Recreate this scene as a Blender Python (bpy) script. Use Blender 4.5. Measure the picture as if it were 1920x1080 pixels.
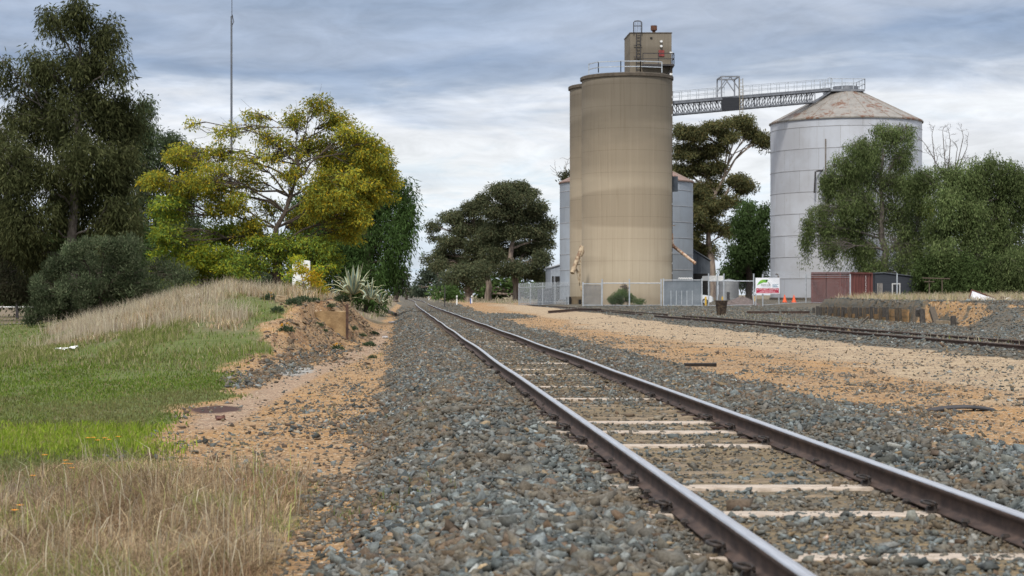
import bpy, math
import numpy as np
from mathutils import Vector, Matrix

# ---------------------------------------------------------------- scene, camera, sky, sun, exposure
for _o in list(bpy.data.objects):
    bpy.data.objects.remove(_o)
sc = bpy.context.scene
C = sc.collection
F, U0, V0, EYE = 3600.0, 752.0, 553.0, 1.208      # focal length in photo pixels, rail vanishing point, eye height above the rails
cam_d = bpy.data.cameras.new('camera')
cam = bpy.data.objects.new('camera', cam_d)
C.objects.link(cam)
cam.location = (0, 0, EYE)
cam.rotation_euler = (math.radians(90), 0, 0)
cam_d.sensor_width = 36.0
cam_d.lens = 36.0 * F / 1920.0
cam_d.shift_x = (960 - U0) / 1920.0
cam_d.shift_y = (V0 - 540) / 1920.0
cam_d.clip_start = 0.5
cam_d.clip_end = 6000
cam_d.dof.use_dof = True
cam_d.dof.focus_distance = 34.0
cam_d.dof.aperture_fstop = 5.0
sc.camera = cam

SUN_EL, SUN_AZ = math.radians(48), math.radians(-163)   # from behind the camera, to the left
W = bpy.data.worlds.new('World')
sc.world = W
W.use_nodes = True


def build_world():
    nt = W.node_tree
    nt.nodes.clear()
    N, L = nt.nodes.new, nt.links.new
    out = N('ShaderNodeOutputWorld')
    bg = N('ShaderNodeBackground')
    bg.inputs['Strength'].default_value = 0.1
    L(bg.outputs[0], out.inputs[0])
    sky = N('ShaderNodeTexSky')
    sky.sky_type = 'NISHITA'
    sky.sun_disc = False
    sky.sun_elevation = SUN_EL
    sky.sun_rotation = SUN_AZ
    tc = N('ShaderNodeTexCoord')
    sep = N('ShaderNodeSeparateXYZ')
    L(tc.outputs['Generated'], sep.inputs[0])

    def noise(scale, detail, rough, loc=(0, 0, 0)):
        mp = N('ShaderNodeMapping')
        mp.inputs['Scale'].default_value = scale
        mp.inputs['Location'].default_value = loc
        L(tc.outputs['Generated'], mp.inputs[0])
        n = N('ShaderNodeTexNoise')
        n.inputs['Scale'].default_value = 1.0
        n.inputs['Detail'].default_value = detail
        n.inputs['Roughness'].default_value = rough
        n.inputs['Distortion'].default_value = 0.7
        L(mp.outputs[0], n.inputs['Vector'])
        return n.outputs['Fac']

    def M(op, a, b, clamp=False):
        m = N('ShaderNodeMath')
        m.operation = op
        m.use_clamp = clamp
        for i, x in enumerate((a, b)):
            if isinstance(x, (int, float)):
                m.inputs[i].default_value = x
            else:
                L(x, m.inputs[i])
        return m.outputs[0]

    def ramp(fac, stops):
        r = N('ShaderNodeValToRGB')
        e = r.color_ramp.elements
        e[0].position, e[0].color = stops[0][0], (*stops[0][1], 1)
        e[1].position, e[1].color = stops[-1][0], (*stops[-1][1], 1)
        for p, c in stops[1:-1]:
            q = e.new(p)
            q.color = (*c, 1)
        L(fac, r.inputs[0])
        return r.outputs[0]

    def mix(fac, a, b, mode='MIX'):
        m = N('ShaderNodeMix')
        m.data_type = 'RGBA'
        m.blend_type = mode
        if isinstance(fac, float):
            m.inputs[0].default_value = fac
        else:
            L(fac, m.inputs[0])
        for i, x in ((6, a), (7, b)):
            if isinstance(x, tuple):
                m.inputs[i].default_value = (*x, 1)
            else:
                L(x, m.inputs[i])
        return m.outputs[2]

    n1 = noise((3.0, 3.0, 20.0), 5, 0.55, (3.1, 0.7, 1.3))
    n2 = noise((9.0, 9.0, 48.0), 7, 0.62, (1.0, 5.0, 0.4))
    n3 = noise((26.0, 26.0, 95.0), 6, 0.62, (8.0, 2.0, 3.0))
    n4 = noise((9.0, 9.0, 36.0), 8, 0.62, (2.0, 9.0, 6.0))
    zz = M('ADD', sep.outputs[2], M('MULTIPLY', M('SUBTRACT', n1, 0.5), 0.115))
    zz = M('ADD', zz, M('MULTIPLY', M('SUBTRACT', n2, 0.5), 0.045))
    base = ramp(zz, SKY_STOPS)
    # thin breaks of blue low down
    blue = M('MULTIPLY', M('MULTIPLY', M('SUBTRACT', n2, 0.53), 9.0, True),
             M('SUBTRACT', 1.0, M('MULTIPLY', sep.outputs[2], 9.5), True), True)
    base = mix(M('MULTIPLY', blue, 0.9), base, (0.50, 0.70, 0.86))
    # brighter veil to the right of the line
    right = M('MULTIPLY', M('MULTIPLY', M('SUBTRACT', sep.outputs[0], 0.03), 4.5, True),
              M('SUBTRACT', 1.0, M('MULTIPLY', sep.outputs[2], 1.5), True), True)
    white = M('MULTIPLY', right, M('MULTIPLY', M('SUBTRACT', n1, 0.36), 3.2, True))
    base = mix(M('MULTIPLY', white, 0.8), base, (0.70, 0.71, 0.745))
    # cloud texture: soft light and dark streaks
    tex = M('ADD', 0.42, M('MULTIPLY', M('ADD', M('MULTIPLY', n3, 0.45), M('MULTIPLY', n4, 0.55)), 1.28))
    comb = N('ShaderNodeCombineColor')
    for i in range(3):
        L(tex, comb.inputs[i])
    base = mix(1.0, base, comb.outputs[0], 'MULTIPLY')
    # an overcast sky is brighter overhead than at the horizon
    zen = ramp(sep.outputs[2], [(0.16, (0, 0, 0)), (0.75, (1, 1, 1))])
    base = mix(zen, base, (ZENITH[0], ZENITH[1], ZENITH[2]))
    ten = mix(1.0, base, (10.0, 10.0, 10.0), 'MULTIPLY')
    L(mix(0.93, sky.outputs[0], ten), bg.inputs[0])


SKY_STOPS = [(0.0, (0.70, 0.78, 0.88)), (0.035, (0.70, 0.79, 0.89)), (0.055, (0.84, 0.87, 0.90)),
             (0.080, (0.83, 0.85, 0.89)), (0.093, (0.64, 0.69, 0.78)), (0.106, (0.37, 0.445, 0.575)),
             (0.122, (0.275, 0.355, 0.50)), (0.143, (0.40, 0.47, 0.60)), (0.17, (0.31, 0.39, 0.53)), (0.25, (0.55, 0.60, 0.68))]
ZENITH = (1.38, 1.44, 1.55)
build_world()

sd = bpy.data.lights.new('sun', 'SUN')
sd.energy = 2.9
sd.angle = math.radians(7)
sd.color = (1.0, 0.95, 0.87)
sun = bpy.data.objects.new('sun', sd)
C.objects.link(sun)
_to = Vector((math.sin(SUN_AZ) * math.cos(SUN_EL), math.cos(SUN_AZ) * math.cos(SUN_EL), math.sin(SUN_EL)))
sun.rotation_euler = _to.to_track_quat('Z', 'Y').to_euler()

vs = sc.view_settings
vs.view_transform = 'Standard'
vs.look = 'None'
vs.exposure = 0.05
vs.gamma = 1.0
vs.use_curve_mapping = False
sc.cycles.max_bounces = 6
sc.cycles.diffuse_bounces = 3
sc.cycles.transparent_max_bounces = 6
sc.cycles.use_denoising = True

# ---------------------------------------------------------------- helpers
rng = np.random.default_rng(7)


def P(u, v, Y):
    """world point seen at photo pixel (u, v) at distance Y along the line"""
    return np.array([(u - U0) * Y / F, Y, EYE - (v - V0) * Y / F])


def sm(a, b, x):
    t = np.clip((np.asarray(x, float) - a) / (b - a), 0, 1)
    return t * t * (3 - 2 * t)


def vnoise(x, y, seed=0):
    """cheap smooth value noise"""
    x = np.asarray(x, float)
    y = np.asarray(y, float)
    xi, yi = np.floor(x).astype(np.int64), np.floor(y).astype(np.int64)
    fx, fy = x - xi, y - yi
    fx, fy = fx * fx * (3 - 2 * fx), fy * fy * (3 - 2 * fy)

    def h(a, b):
        n = (a * 374761393 + b * 668265263 + seed * 69069) & 0x7fffffff
        n = ((n ^ (n >> 13)) * 1274126177) & 0x7fffffff
        return ((n ^ (n >> 16)) & 0xffff) / 65535.0
    return (h(xi, yi) * (1 - fx) + h(xi + 1, yi) * fx) * (1 - fy) + (h(xi, yi + 1) * (1 - fx) + h(xi + 1, yi + 1) * fx) * fy


def fbm(x, y, seed=0):
    return vnoise(x, y, seed) * .55 + vnoise(x * 2.1, y * 2.1, seed + 1) * .28 + vnoise(x * 4.3, y * 4.3, seed + 2) * .17


def tag(o, label=None, cat=None, group=None, kind=None):
    if label:
        o['label'] = label
    if cat:
        o['category'] = cat
    if group:
        o['group'] = group
    if kind:
        o['kind'] = kind
    return o


def thing(name, label, cat, loc=(0, 0, 0), group=None, rz=0.0):
    o = bpy.data.objects.new(name, None)
    o.empty_display_size = 0.2
    C.objects.link(o)
    o.location = [float(q) for q in loc]
    o.rotation_euler = (0, 0, rz)
    return tag(o, label, cat, group)


def copy_tree(o, parent=None):
    c = o.copy()
    C.objects.link(c)
    if parent is not None:
        c.parent = parent
    for ch in list(o.children):
        copy_tree(ch, c)
    return c


def np_mesh(name, V, polys, mat, parent=None, col=None, smooth=False, attrs=None, midx=None, uv=None):
    """polys: list of (n,k) index arrays. col: per-face rgb. attrs: dict of per-vertex floats. uv: per-vertex (n,2)"""
    V = np.asarray(V, np.float32)
    me = bpy.data.meshes.new(name)
    polys = [np.asarray(p, np.int32) for p in polys if len(p)]
    nl = sum(p.size for p in polys)
    npoly = sum(len(p) for p in polys)
    me.vertices.add(len(V))
    me.vertices.foreach_set('co', V.ravel())
    me.loops.add(nl)
    me.polygons.add(npoly)
    li = np.concatenate([p.ravel() for p in polys])
    me.loops.foreach_set('vertex_index', li)
    tot = np.concatenate([np.full(len(p), p.shape[1], np.int32) for p in polys])
    st = np.concatenate([[0], np.cumsum(tot)[:-1]]).astype(np.int32)
    me.polygons.foreach_set('loop_start', st)
    if smooth:
        me.polygons.foreach_set('use_smooth', np.ones(npoly, bool))
    if midx is not None:
        me.polygons.foreach_set('material_index', np.asarray(midx, np.int32))
    me.update(calc_edges=True)
    if col is not None:
        a = me.attributes.new('col', 'FLOAT_COLOR', 'FACE')
        c4 = np.ones((npoly, 4), np.float32)
        c4[:, :3] = col
        a.data.foreach_set('color', c4.ravel())
    for k, val in (attrs or {}).items():
        a = me.attributes.new(k, 'FLOAT', 'POINT')
        a.data.foreach_set('value', np.asarray(val, np.float32))
    if uv is not None:
        ul = me.uv_layers.new(name='UVMap')
        ul.data.foreach_set('uv', np.asarray(uv, np.float32)[li].ravel())
    for m in (mat if isinstance(mat, (list, tuple)) else [mat]):
        me.materials.append(m)
    me.validate()
    o = bpy.data.objects.new(name, me)
    C.objects.link(o)
    if parent is not None:
        o.parent = parent
    return o


class MB:
    """collects shapes in world space, links them as ONE mesh (local to its parent)"""

    def __init__(s):
        s.v, s.f, s.n, s.mi = [], {}, 0, []
        s.cur = 0
        s.order = []

    def add(s, V, faces, m=0):
        V = np.asarray(V, float)
        for fa in faces:
            s.order.append((tuple(int(i) + s.n for i in fa), m))
        s.v.append(V)
        s.n += len(V)
        return s

    def box(s, a, b, m=0):
        (x0, y0, z0), (x1, y1, z1) = a, b
        V = [(x0, y0, z0), (x1, y0, z0), (x1, y1, z0), (x0, y1, z0), (x0, y0, z1), (x1, y0, z1), (x1, y1, z1), (x0, y1, z1)]
        return s.add(V, [(0, 3, 2, 1), (4, 5, 6, 7), (0, 1, 5, 4), (1, 2, 6, 5), (2, 3, 7, 6), (3, 0, 4, 7)], m)

    def obox(s, c, size, R=None, m=0, taper=1.0):
        """oriented box, centre c, full size, rotation matrix"""
        R = np.eye(3) if R is None else np.array(R)
        hx, hy, hz = np.array(size) / 2
        V = np.array([(-hx, -hy, -hz), (hx, -hy, -hz), (hx, hy, -hz), (-hx, hy, -hz),
                      (-hx * taper, -hy * taper, hz), (hx * taper, -hy * taper, hz), (hx * taper, hy * taper, hz), (-hx * taper, hy * taper, hz)])
        V = V @ R.T + np.array(c)
        return s.add(V, [(0, 3, 2, 1), (4, 5, 6, 7), (0, 1, 5, 4), (1, 2, 6, 5), (2, 3, 7, 6), (3, 0, 4, 7)], m)

    def bar(s, p, q, w, h=None, m=0):
        """square bar from p to q"""
        return s.tube([p, q], [w / 2 * 1.414, w / 2 * 1.414], 4, m, math.pi / 4)

    def tube(s, pts, rad, k=6, m=0, ph=0.0, cap=True):
        pts = np.asarray(pts, float)
        n = len(pts)
        rad = np.broadcast_to(np.asarray(rad, float), (n,))
        d = np.gradient(pts, axis=0)
        d /= np.linalg.norm(d, axis=1)[:, None] + 1e-9
        up = np.array([0, 0, 1.0]) if abs(d[0][2]) < .9 else np.array([0, 1.0, 0])
        ang = np.arange(k) * 2 * math.pi / k + ph
        V = []
        for i in range(n):
            a = np.cross(d[i], up)
            a /= np.linalg.norm(a) + 1e-9
            b = np.cross(d[i], a)
            V.append(pts[i] + rad[i] * (np.cos(ang)[:, None] * a + np.sin(ang)[:, None] * b))
        V = np.concatenate(V)
        fs = [(i * k + j, (i + 1) * k + j, (i + 1) * k + (j + 1) % k, i * k + (j + 1) % k) for i in range(n - 1) for j in range(k)]
        if cap:
            fs += [tuple(range(k)), tuple(range((n - 1) * k + k - 1, (n - 1) * k - 1, -1))]
        return s.add(V, fs, m)

    def lathe(s, prof, c=(0, 0), k=48, m=0, a0=0.0, a1=2 * math.pi):
        """revolve (r, z) profile about vertical axis through c"""
        prof = np.asarray(prof, float)
        full = abs(a1 - a0 - 2 * math.pi) < 1e-6
        kk = k if full else k + 1
        ang = a0 + np.arange(kk) * (a1 - a0) / k
        V = np.concatenate([np.stack([c[0] + r * np.cos(ang), c[1] + r * np.sin(ang), np.full(kk, z)], 1) for r, z in prof])
        fs = []
        for i in range(len(prof) - 1):
            for j in range(k):
                j2 = (j + 1) % kk
                fs.append((i * kk + j, i * kk + j2, (i + 1) * kk + j2, (i + 1) * kk + j))
        return s.add(V, fs, m)

    def prism(s, poly, y0, y1, m=0, axis=1):
        """extrude 2-D outline (a, z) along an axis (0: outline in yz, 1: outline in xz, 2: outline in xy)"""
        poly = np.asarray(poly, float)
        n = len(poly)
        V = []
        for y in (y0, y1):
            for a, b in poly:
                V.append({0: (y, a, b), 1: (a, y, b), 2: (a, b, y)}[axis])
        fs = [tuple(range(n)), tuple(range(2 * n - 1, n - 1, -1))] + [(i, n + i, n + (i + 1) % n, (i + 1) % n) for i in range(n)]
        return s.add(V, fs, m)

    def build(s, name, mat, parent=None, smooth=False, off=None, rz=None):
        V = np.concatenate(s.v)
        if parent is not None and off is None:
            Mw = Matrix.Translation(parent.location) @ parent.rotation_euler.to_matrix().to_4x4()
            if parent.parent is not None:
                pp = parent.parent
                Mw = Matrix.Translation(pp.location) @ pp.rotation_euler.to_matrix().to_4x4() @ Mw
            Mi = np.array(Mw.inverted())
            V = V @ Mi[:3, :3].T + Mi[:3, 3]
        me = bpy.data.meshes.new(name)
        me.from_pydata(V.tolist(), [], [f for f, _ in s.order])
        for m in (mat if isinstance(mat, (list, tuple)) else [mat]):
            me.materials.append(m)
        me.polygons.foreach_set('material_index', [m for _, m in s.order])
        if smooth:
            me.polygons.foreach_set('use_smooth', [True] * len(s.order))
            try:
                me.set_sharp_from_angle(angle=math.radians(35))
            except Exception:
                pass
        import bmesh
        bm = bmesh.new()
        bm.from_mesh(me)
        bmesh.ops.recalc_face_normals(bm, faces=bm.faces)
        bm.to_mesh(me)
        bm.free()
        o = bpy.data.objects.new(name, me)
        C.objects.link(o)
        if parent is not None:
            o.parent = parent
        return o


def Rz(a):
    c, s_ = math.cos(a), math.sin(a)
    return np.array([[c, -s_, 0], [s_, c, 0], [0, 0, 1.0]])


def Ry(a):
    c, s_ = math.cos(a), math.sin(a)
    return np.array([[c, 0, s_], [0, 1.0, 0], [-s_, 0, c]])


def Rx(a):
    c, s_ = math.cos(a), math.sin(a)
    return np.array([[1.0, 0, 0], [0, c, -s_], [0, s_, c]])


# ---------------------------------------------------------------- materials
class NT:
    def __init__(s, name):
        s.m = bpy.data.materials.new(name)
        s.m.use_nodes = True
        s.t = s.m.node_tree
        s.t.nodes.clear()
        s.out = s.N('ShaderNodeOutputMaterial')
        s.b = s.N('ShaderNodeBsdfPrincipled')
        s.L(s.b.outputs[0], s.out.inputs[0])
        s._pos = None

    def N(s, t):
        return s.t.nodes.new(t)

    def L(s, a, b):
        s.t.links.new(a, b)

    def setv(s, sock, x):
        if isinstance(x, (int, float)):
            sock.default_value = x
        elif isinstance(x, tuple):
            sock.default_value = (*x, 1) if len(x) == 3 and sock.type == 'RGBA' else x
        else:
            s.L(x, sock)

    def coord(s, kind='Object'):
        tc = s.N('ShaderNodeTexCoord')
        return tc.outputs[kind]

    def pos(s):
        if s._pos is None:
            s._pos = s.N('ShaderNodeNewGeometry').outputs['Position']
        return s._pos

    def noise(s, vec, scale, detail=4, rough=.55, sc3=None, dist=0.0, out='Fac'):
        if sc3 is not None:
            mp = s.N('ShaderNodeMapping')
            mp.inputs['Scale'].default_value = sc3
            s.L(vec, mp.inputs[0])
            vec = mp.outputs[0]
        n = s.N('ShaderNodeTexNoise')
        n.inputs['Scale'].default_value = scale
        n.inputs['Detail'].default_value = detail
        n.inputs['Roughness'].default_value = rough
        n.inputs['Distortion'].default_value = dist
        s.L(vec, n.inputs['Vector'])
        return n.outputs[out]

    def voro(s, vec, scale, out='Color'):
        n = s.N('ShaderNodeTexVoronoi')
        n.inputs['Scale'].default_value = scale
        s.L(vec, n.inputs['Vector'])
        return n.outputs[out]

    def math(s, op, a, b=0.0, clamp=False):
        m = s.N('ShaderNodeMath')
        m.operation = op
        m.use_clamp = clamp
        s.setv(m.inputs[0], a)
        s.setv(m.inputs[1], b)
        return m.outputs[0]

    def step(s, x, a, b):
        m = s.N('ShaderNodeMapRange')
        m.interpolation_type = 'SMOOTHSTEP'
        s.setv(m.inputs[0], x)
        m.inputs[1].default_value = a
        m.inputs[2].default_value = b
        return m.outputs[0]

    def mix(s, f, a, b, mode='MIX'):
        m = s.N('ShaderNodeMix')
        m.data_type = 'RGBA'
        m.blend_type = mode
        s.setv(m.inputs[0], f)
        s.setv(m.inputs[6], a)
        s.setv(m.inputs[7], b)
        return m.outputs[2]

    def ramp(s, f, stops):
        r = s.N('ShaderNodeValToRGB')
        e = r.color_ramp.elements
        e[0].position, e[0].color = stops[0][0], (*stops[0][1], 1)
        e[1].position, e[1].color = stops[-1][0], (*stops[-1][1], 1)
        for p, c in stops[1:-1]:
            e.new(p).color = (*c, 1)
        s.L(f, r.inputs[0])
        return r.outputs[0]

    def attr(s, name, out='Fac'):
        a = s.N('ShaderNodeAttribute')
        a.attribute_name = name
        return a.outputs[out]

    def xyz(s, v):
        q = s.N('ShaderNodeSeparateXYZ')
        s.L(v, q.inputs[0])
        return q.outputs

    def bump(s, h, strength=.5, dist=.02):
        b = s.N('ShaderNodeBump')
        b.inputs['Strength'].default_value = strength
        b.inputs['Distance'].default_value = dist
        s.L(h, b.inputs['Height'])
        s.L(b.outputs[0], s.b.inputs['Normal'])

    def done(s, col, rough=.8, metal=0.0, spec=.3):
        s.setv(s.b.inputs['Base Color'], col)
        s.setv(s.b.inputs['Roughness'], rough)
        s.setv(s.b.inputs['Metallic'], metal)
        s.b.inputs['Specular IOR Level'].default_value = spec
        return s.m


def pmat(name, c1, c2, scale=3.0, rough=.8, metal=0.0, sc3=None, bump=.0, spec=.3, lo=.35, hi=.65, detail=5):
    n = NT(name)
    f = n.noise(n.coord(), scale, detail, .6, sc3)
    if bump:
        n.bump(f, bump, .02)
    return n.done(n.mix(n.step(f, lo, hi), c1, c2), rough, metal, spec)


def leaf_mat(name, trans=.3):
    m = bpy.data.materials.new(name)
    m.use_nodes = True
    t = m.node_tree
    t.nodes.clear()
    out = t.nodes.new('ShaderNodeOutputMaterial')
    a = t.nodes.new('ShaderNodeAttribute')
    a.attribute_name = 'col'
    d = t.nodes.new('ShaderNodeBsdfDiffuse')
    tr = t.nodes.new('ShaderNodeBsdfTranslucent')
    mx = t.nodes.new('ShaderNodeMixShader')
    mx.inputs[0].default_value = trans
    t.links.new(a.outputs['Color'], d.inputs[0])
    t.links.new(a.outputs['Color'], tr.inputs[0])
    t.links.new(d.outputs[0], mx.inputs[1])
    t.links.new(tr.outputs[0], mx.inputs[2])
    t.links.new(mx.outputs[0], out.inputs[0])
    return m


LEAF = leaf_mat('leaf', .38)
GRASS = leaf_mat('grass_blade', .35)
_s = NT('ballast_stone')
_px = _s.xyz(_s.pos())[0]
_rail = _s.step(_s.math('ABSOLUTE', _s.math('SUBTRACT', _s.math('ABSOLUTE', _s.math('SUBTRACT', _px, 2.6)), .835)), .42, .08)
_dust = _s.math('ADD', _s.math('MULTIPLY', _s.step(_s.noise(_s.pos(), .9, 4, .6), .44, .64), .62), _s.math('MULTIPLY', _rail, .45), True)
_dusty = _s.mix(_dust, _s.attr('col', 'Color'), _s.mix(_s.noise(_s.pos(), 9, 3), (.135, .098, .062), (.175, .135, .09)))
STONE = _s.done(_s.mix(_s.step(_s.noise(_s.pos(), 60, 3), .3, .75), _dusty,
                       _s.mix(1.0, _dusty, (.58, .56, .53), 'MULTIPLY')), .85, 0, .25)
RUST = pmat('rusty_rail_steel', (.042, .028, .024), (.105, .068, .052), 9, .8, .0, (1, .5, 1), .35, lo=.3, hi=.75)
_s = NT('polished_rail_head')
POLISH = _s.done(_s.mix(_s.step(_s.noise(_s.pos(), 8, 4, .6, (9, .25, 1)), .3, .7), (.50, .49, .50), (.66, .66, .68)), .33, .85, .5)
CLIP = pmat('dark_clip_steel', (.018, .016, .016), (.05, .038, .032), 30, .6, .2)
SLEEPER_PALE = pmat('pale_dusty_sleeper', (.47, .395, .325), (.23, .175, .125), 7, .85, 0, (1, 6, 1), .3, lo=.36, hi=.72)
SLEEPER_WOOD = pmat('weathered_timber', (.10, .078, .055), (.27, .205, .135), 6, .9, 0, (.6, 14, 8), .6)
GALV = pmat('galvanised_steel', (.36, .39, .42), (.48, .51, .54), 4, .5, .35)
DARKSTEEL = pmat('dark_painted_steel', (.035, .033, .036), (.06, .055, .055), 4, .6, .1)
GREYSTEEL = pmat('grey_painted_steel', (.16, .17, .19), (.23, .24, .26), 2, .55, .2)
WHITE = pmat('white_paint', (.78, .78, .77), (.62, .62, .60), 6, .6)
DARK = pmat('near_black', (.012, .012, .012), (.02, .02, .02), 3, .8)
BLACKRUB = pmat('black_rubber', (.02, .02, .021), (.05, .045, .045), 3, .8)
YELLOW = pmat('yellow_paint', (.55, .36, .05), (.42, .25, .05), 6, .6)
ORANGE = pmat('orange_cone_plastic', (.85, .13, .035), (.70, .10, .03), 4, .5)
BARK_DARK = pmat('dark_bark', (.045, .034, .027), (.10, .078, .062), 5, .95, 0, (4, 4, .8), .5)
BARK_GUM = pmat('pale_gum_bark', (.30, .24, .19), (.13, .10, .085), 1.2, .9, 0, (2, 2, .5), .3)
BARK_GREY = pmat('grey_bark', (.16, .14, .125), (.085, .072, .062), 4, .95, 0, (3, 3, .6), .4)

# ---------------------------------------------------------------- terrain
def bend(Y):
    return np.interp(Y, [0, 200, 240, 280, 330, 380, 440, 520, 700], [0, 0, .12, .36, .72, .9, .82, .5, .2])


def siding_x(Y):        # near rail of the siding
    Y = np.asarray(Y, float)
    return np.where(Y < 118, 15.55 + .25 * np.sin(Y / 38.0), 15.56 - 3.0 * (np.clip(Y - 118, 0, 200) / 76.0) ** 2)


def siding_z(Y):
    return np.interp(Y, [0, 115, 195, 230], [-.06, -.05, .15, .22])


def mound_edge(Y):
    return np.interp(Y, [40, 44, 55, 70, 85, 110, 200, 400], [-3.1, -2.9, -2.1, -1.5, -1.25, -1.0, -1.0, -1.0])


def ground_z(X, Y, fine=True):
    X = np.asarray(X, float)
    Y = np.asarray(Y, float)
    Xt = X - bend(Y)
    left = np.interp(Y, [0, 60, 110, 180, 400, 3000], [-.55, -.55, -.55, -.5, .0, .4])
    right = np.interp(Y, [0, 100, 176, 207, 260, 400, 3000], [-.30, -.30, .18, .35, .42, .45, .5])
    z = np.where(Xt < 2.6,
                 left + (-.2 - left) * sm(-.62, .62, Xt),
                 -.2 + (right + .2) * sm(4.35, 6.2, Xt))
    z = z + .07 * np.exp(-((Xt - 4.75) / .45) ** 2) * (Y < 160) + .07 * np.exp(-((Xt - .75) / .38) ** 2) * (Y < 160)
    # the siding's bed
    sx = siding_x(Y) + .84
    bed = np.exp(-(np.abs(X - sx) / 1.7) ** 4)
    z = z * (1 - bed) + (siding_z(Y) - .13) * bed
    z = z + (.018 + .03 * (fbm(X * 2.5, Y * 1.3, 37) - .45)) * (np.abs(Xt - 2.6) < .80) + .03 * np.exp(-((np.abs(Xt - 2.6) - 1.12) / .16) ** 2) * (Y < 90)
    # left loading bank
    Xs = X * 80 / np.clip(Y, 62, 135)
    crest = np.interp(Xs, [-17, -14.5, -11.2, -8.9, -7.2, -5.2, -3.4, -1.0], [0, .12, .93, 1.55, 1.83, 1.66, 1.48, 1.42])
    k = np.ones_like(X)
    front = sm(43, 74, Y + np.where(X > -5, 3.0 * sm(-5, -3, X), 0) + 2.5 * (fbm(X * .5, Y * .12, 3) - .5))
    tail = 1 - .45 * sm(92, 125, Y) - .45 * sm(180, 320, Y)
    xf = mound_edge(Y)
    w = np.interp(Y, [43, 60, 72, 90, 120, 200], [1.7, 1.5, 1.3, 1.6, 3.0, 5])
    side = sm(0, 1, (xf - X) / w + .12 * (fbm(X * 1.3, Y * .35, 9) - .5))
    z = z + crest * front * tail * side
    cutm = sm(-5.0, -3.6, X) * (1 - sm(-1.5, -.9, X)) * sm(46, 52, Y) * (1 - sm(95, 105, Y))
    z = z + cutm * (.26 * (fbm(X * 1.8, Y * .45, 43) - .5) + .16 * (fbm(X * 4.5, Y * 1.5, 45) - .5))
    lim = np.interp(X, [-3.4, -3.15, -2.0, -1.7], [2.0, .40, -.42, -.5]) + .04 * (fbm(X * 3, Y * 2, 41) - .5)
    cw = sm(56, 64, Y) * (1 - sm(70.0, 70.25, Y)) * (X > -3.4) * (X < -.9)
    z = z - np.clip(z - lim, 0, None) * cw
    # right loading bank behind the timber wall
    w2 = np.interp(Y, [70, 86, 90, 97, 98.5, 140], [3.2, 2.6, 1.5, 1.0, .45, .45])
    x2 = np.interp(Y, [70, 86, 90, 97, 98.5, 140], [24.4, 25.3, 26.3, 26.3, 25.95, 25.95])
    m2 = 1.18 * sm(0, 1, (X - x2) / w2) * sm(72, 92, Y + 1.5 * (fbm(X * .4, Y * .2, 21) - .5)) * (1 - sm(119, 124, Y))
    z = z + m2 + .12 * np.exp(-((X - 25.2) / .5) ** 2) * sm(84, 90, Y) * (1 - sm(116, 122, Y))
    # a low pad under the container and huts
    z = z + .30 * sm(33, 36, X) * sm(150, 160, Y) * (1 - sm(240, 300, Y))
    # dirt heap by the gate
    if fine:
        z = z + .05 * (fbm(X * .9, Y * .45, 31) - .5) + .03 * (fbm(X * 3, Y * 1.6, 33) - .5) * (np.abs(Xt - 2.6) > 1.9)
        z = z + .08 * (fbm(X * .35, Y * .12, 35) - .5) * sm(2, 6, np.abs(Xt - 2.6))
    return z


def GZ(x, y):
    return float(ground_z(np.array([x]), np.array([y]))[0])


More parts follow.
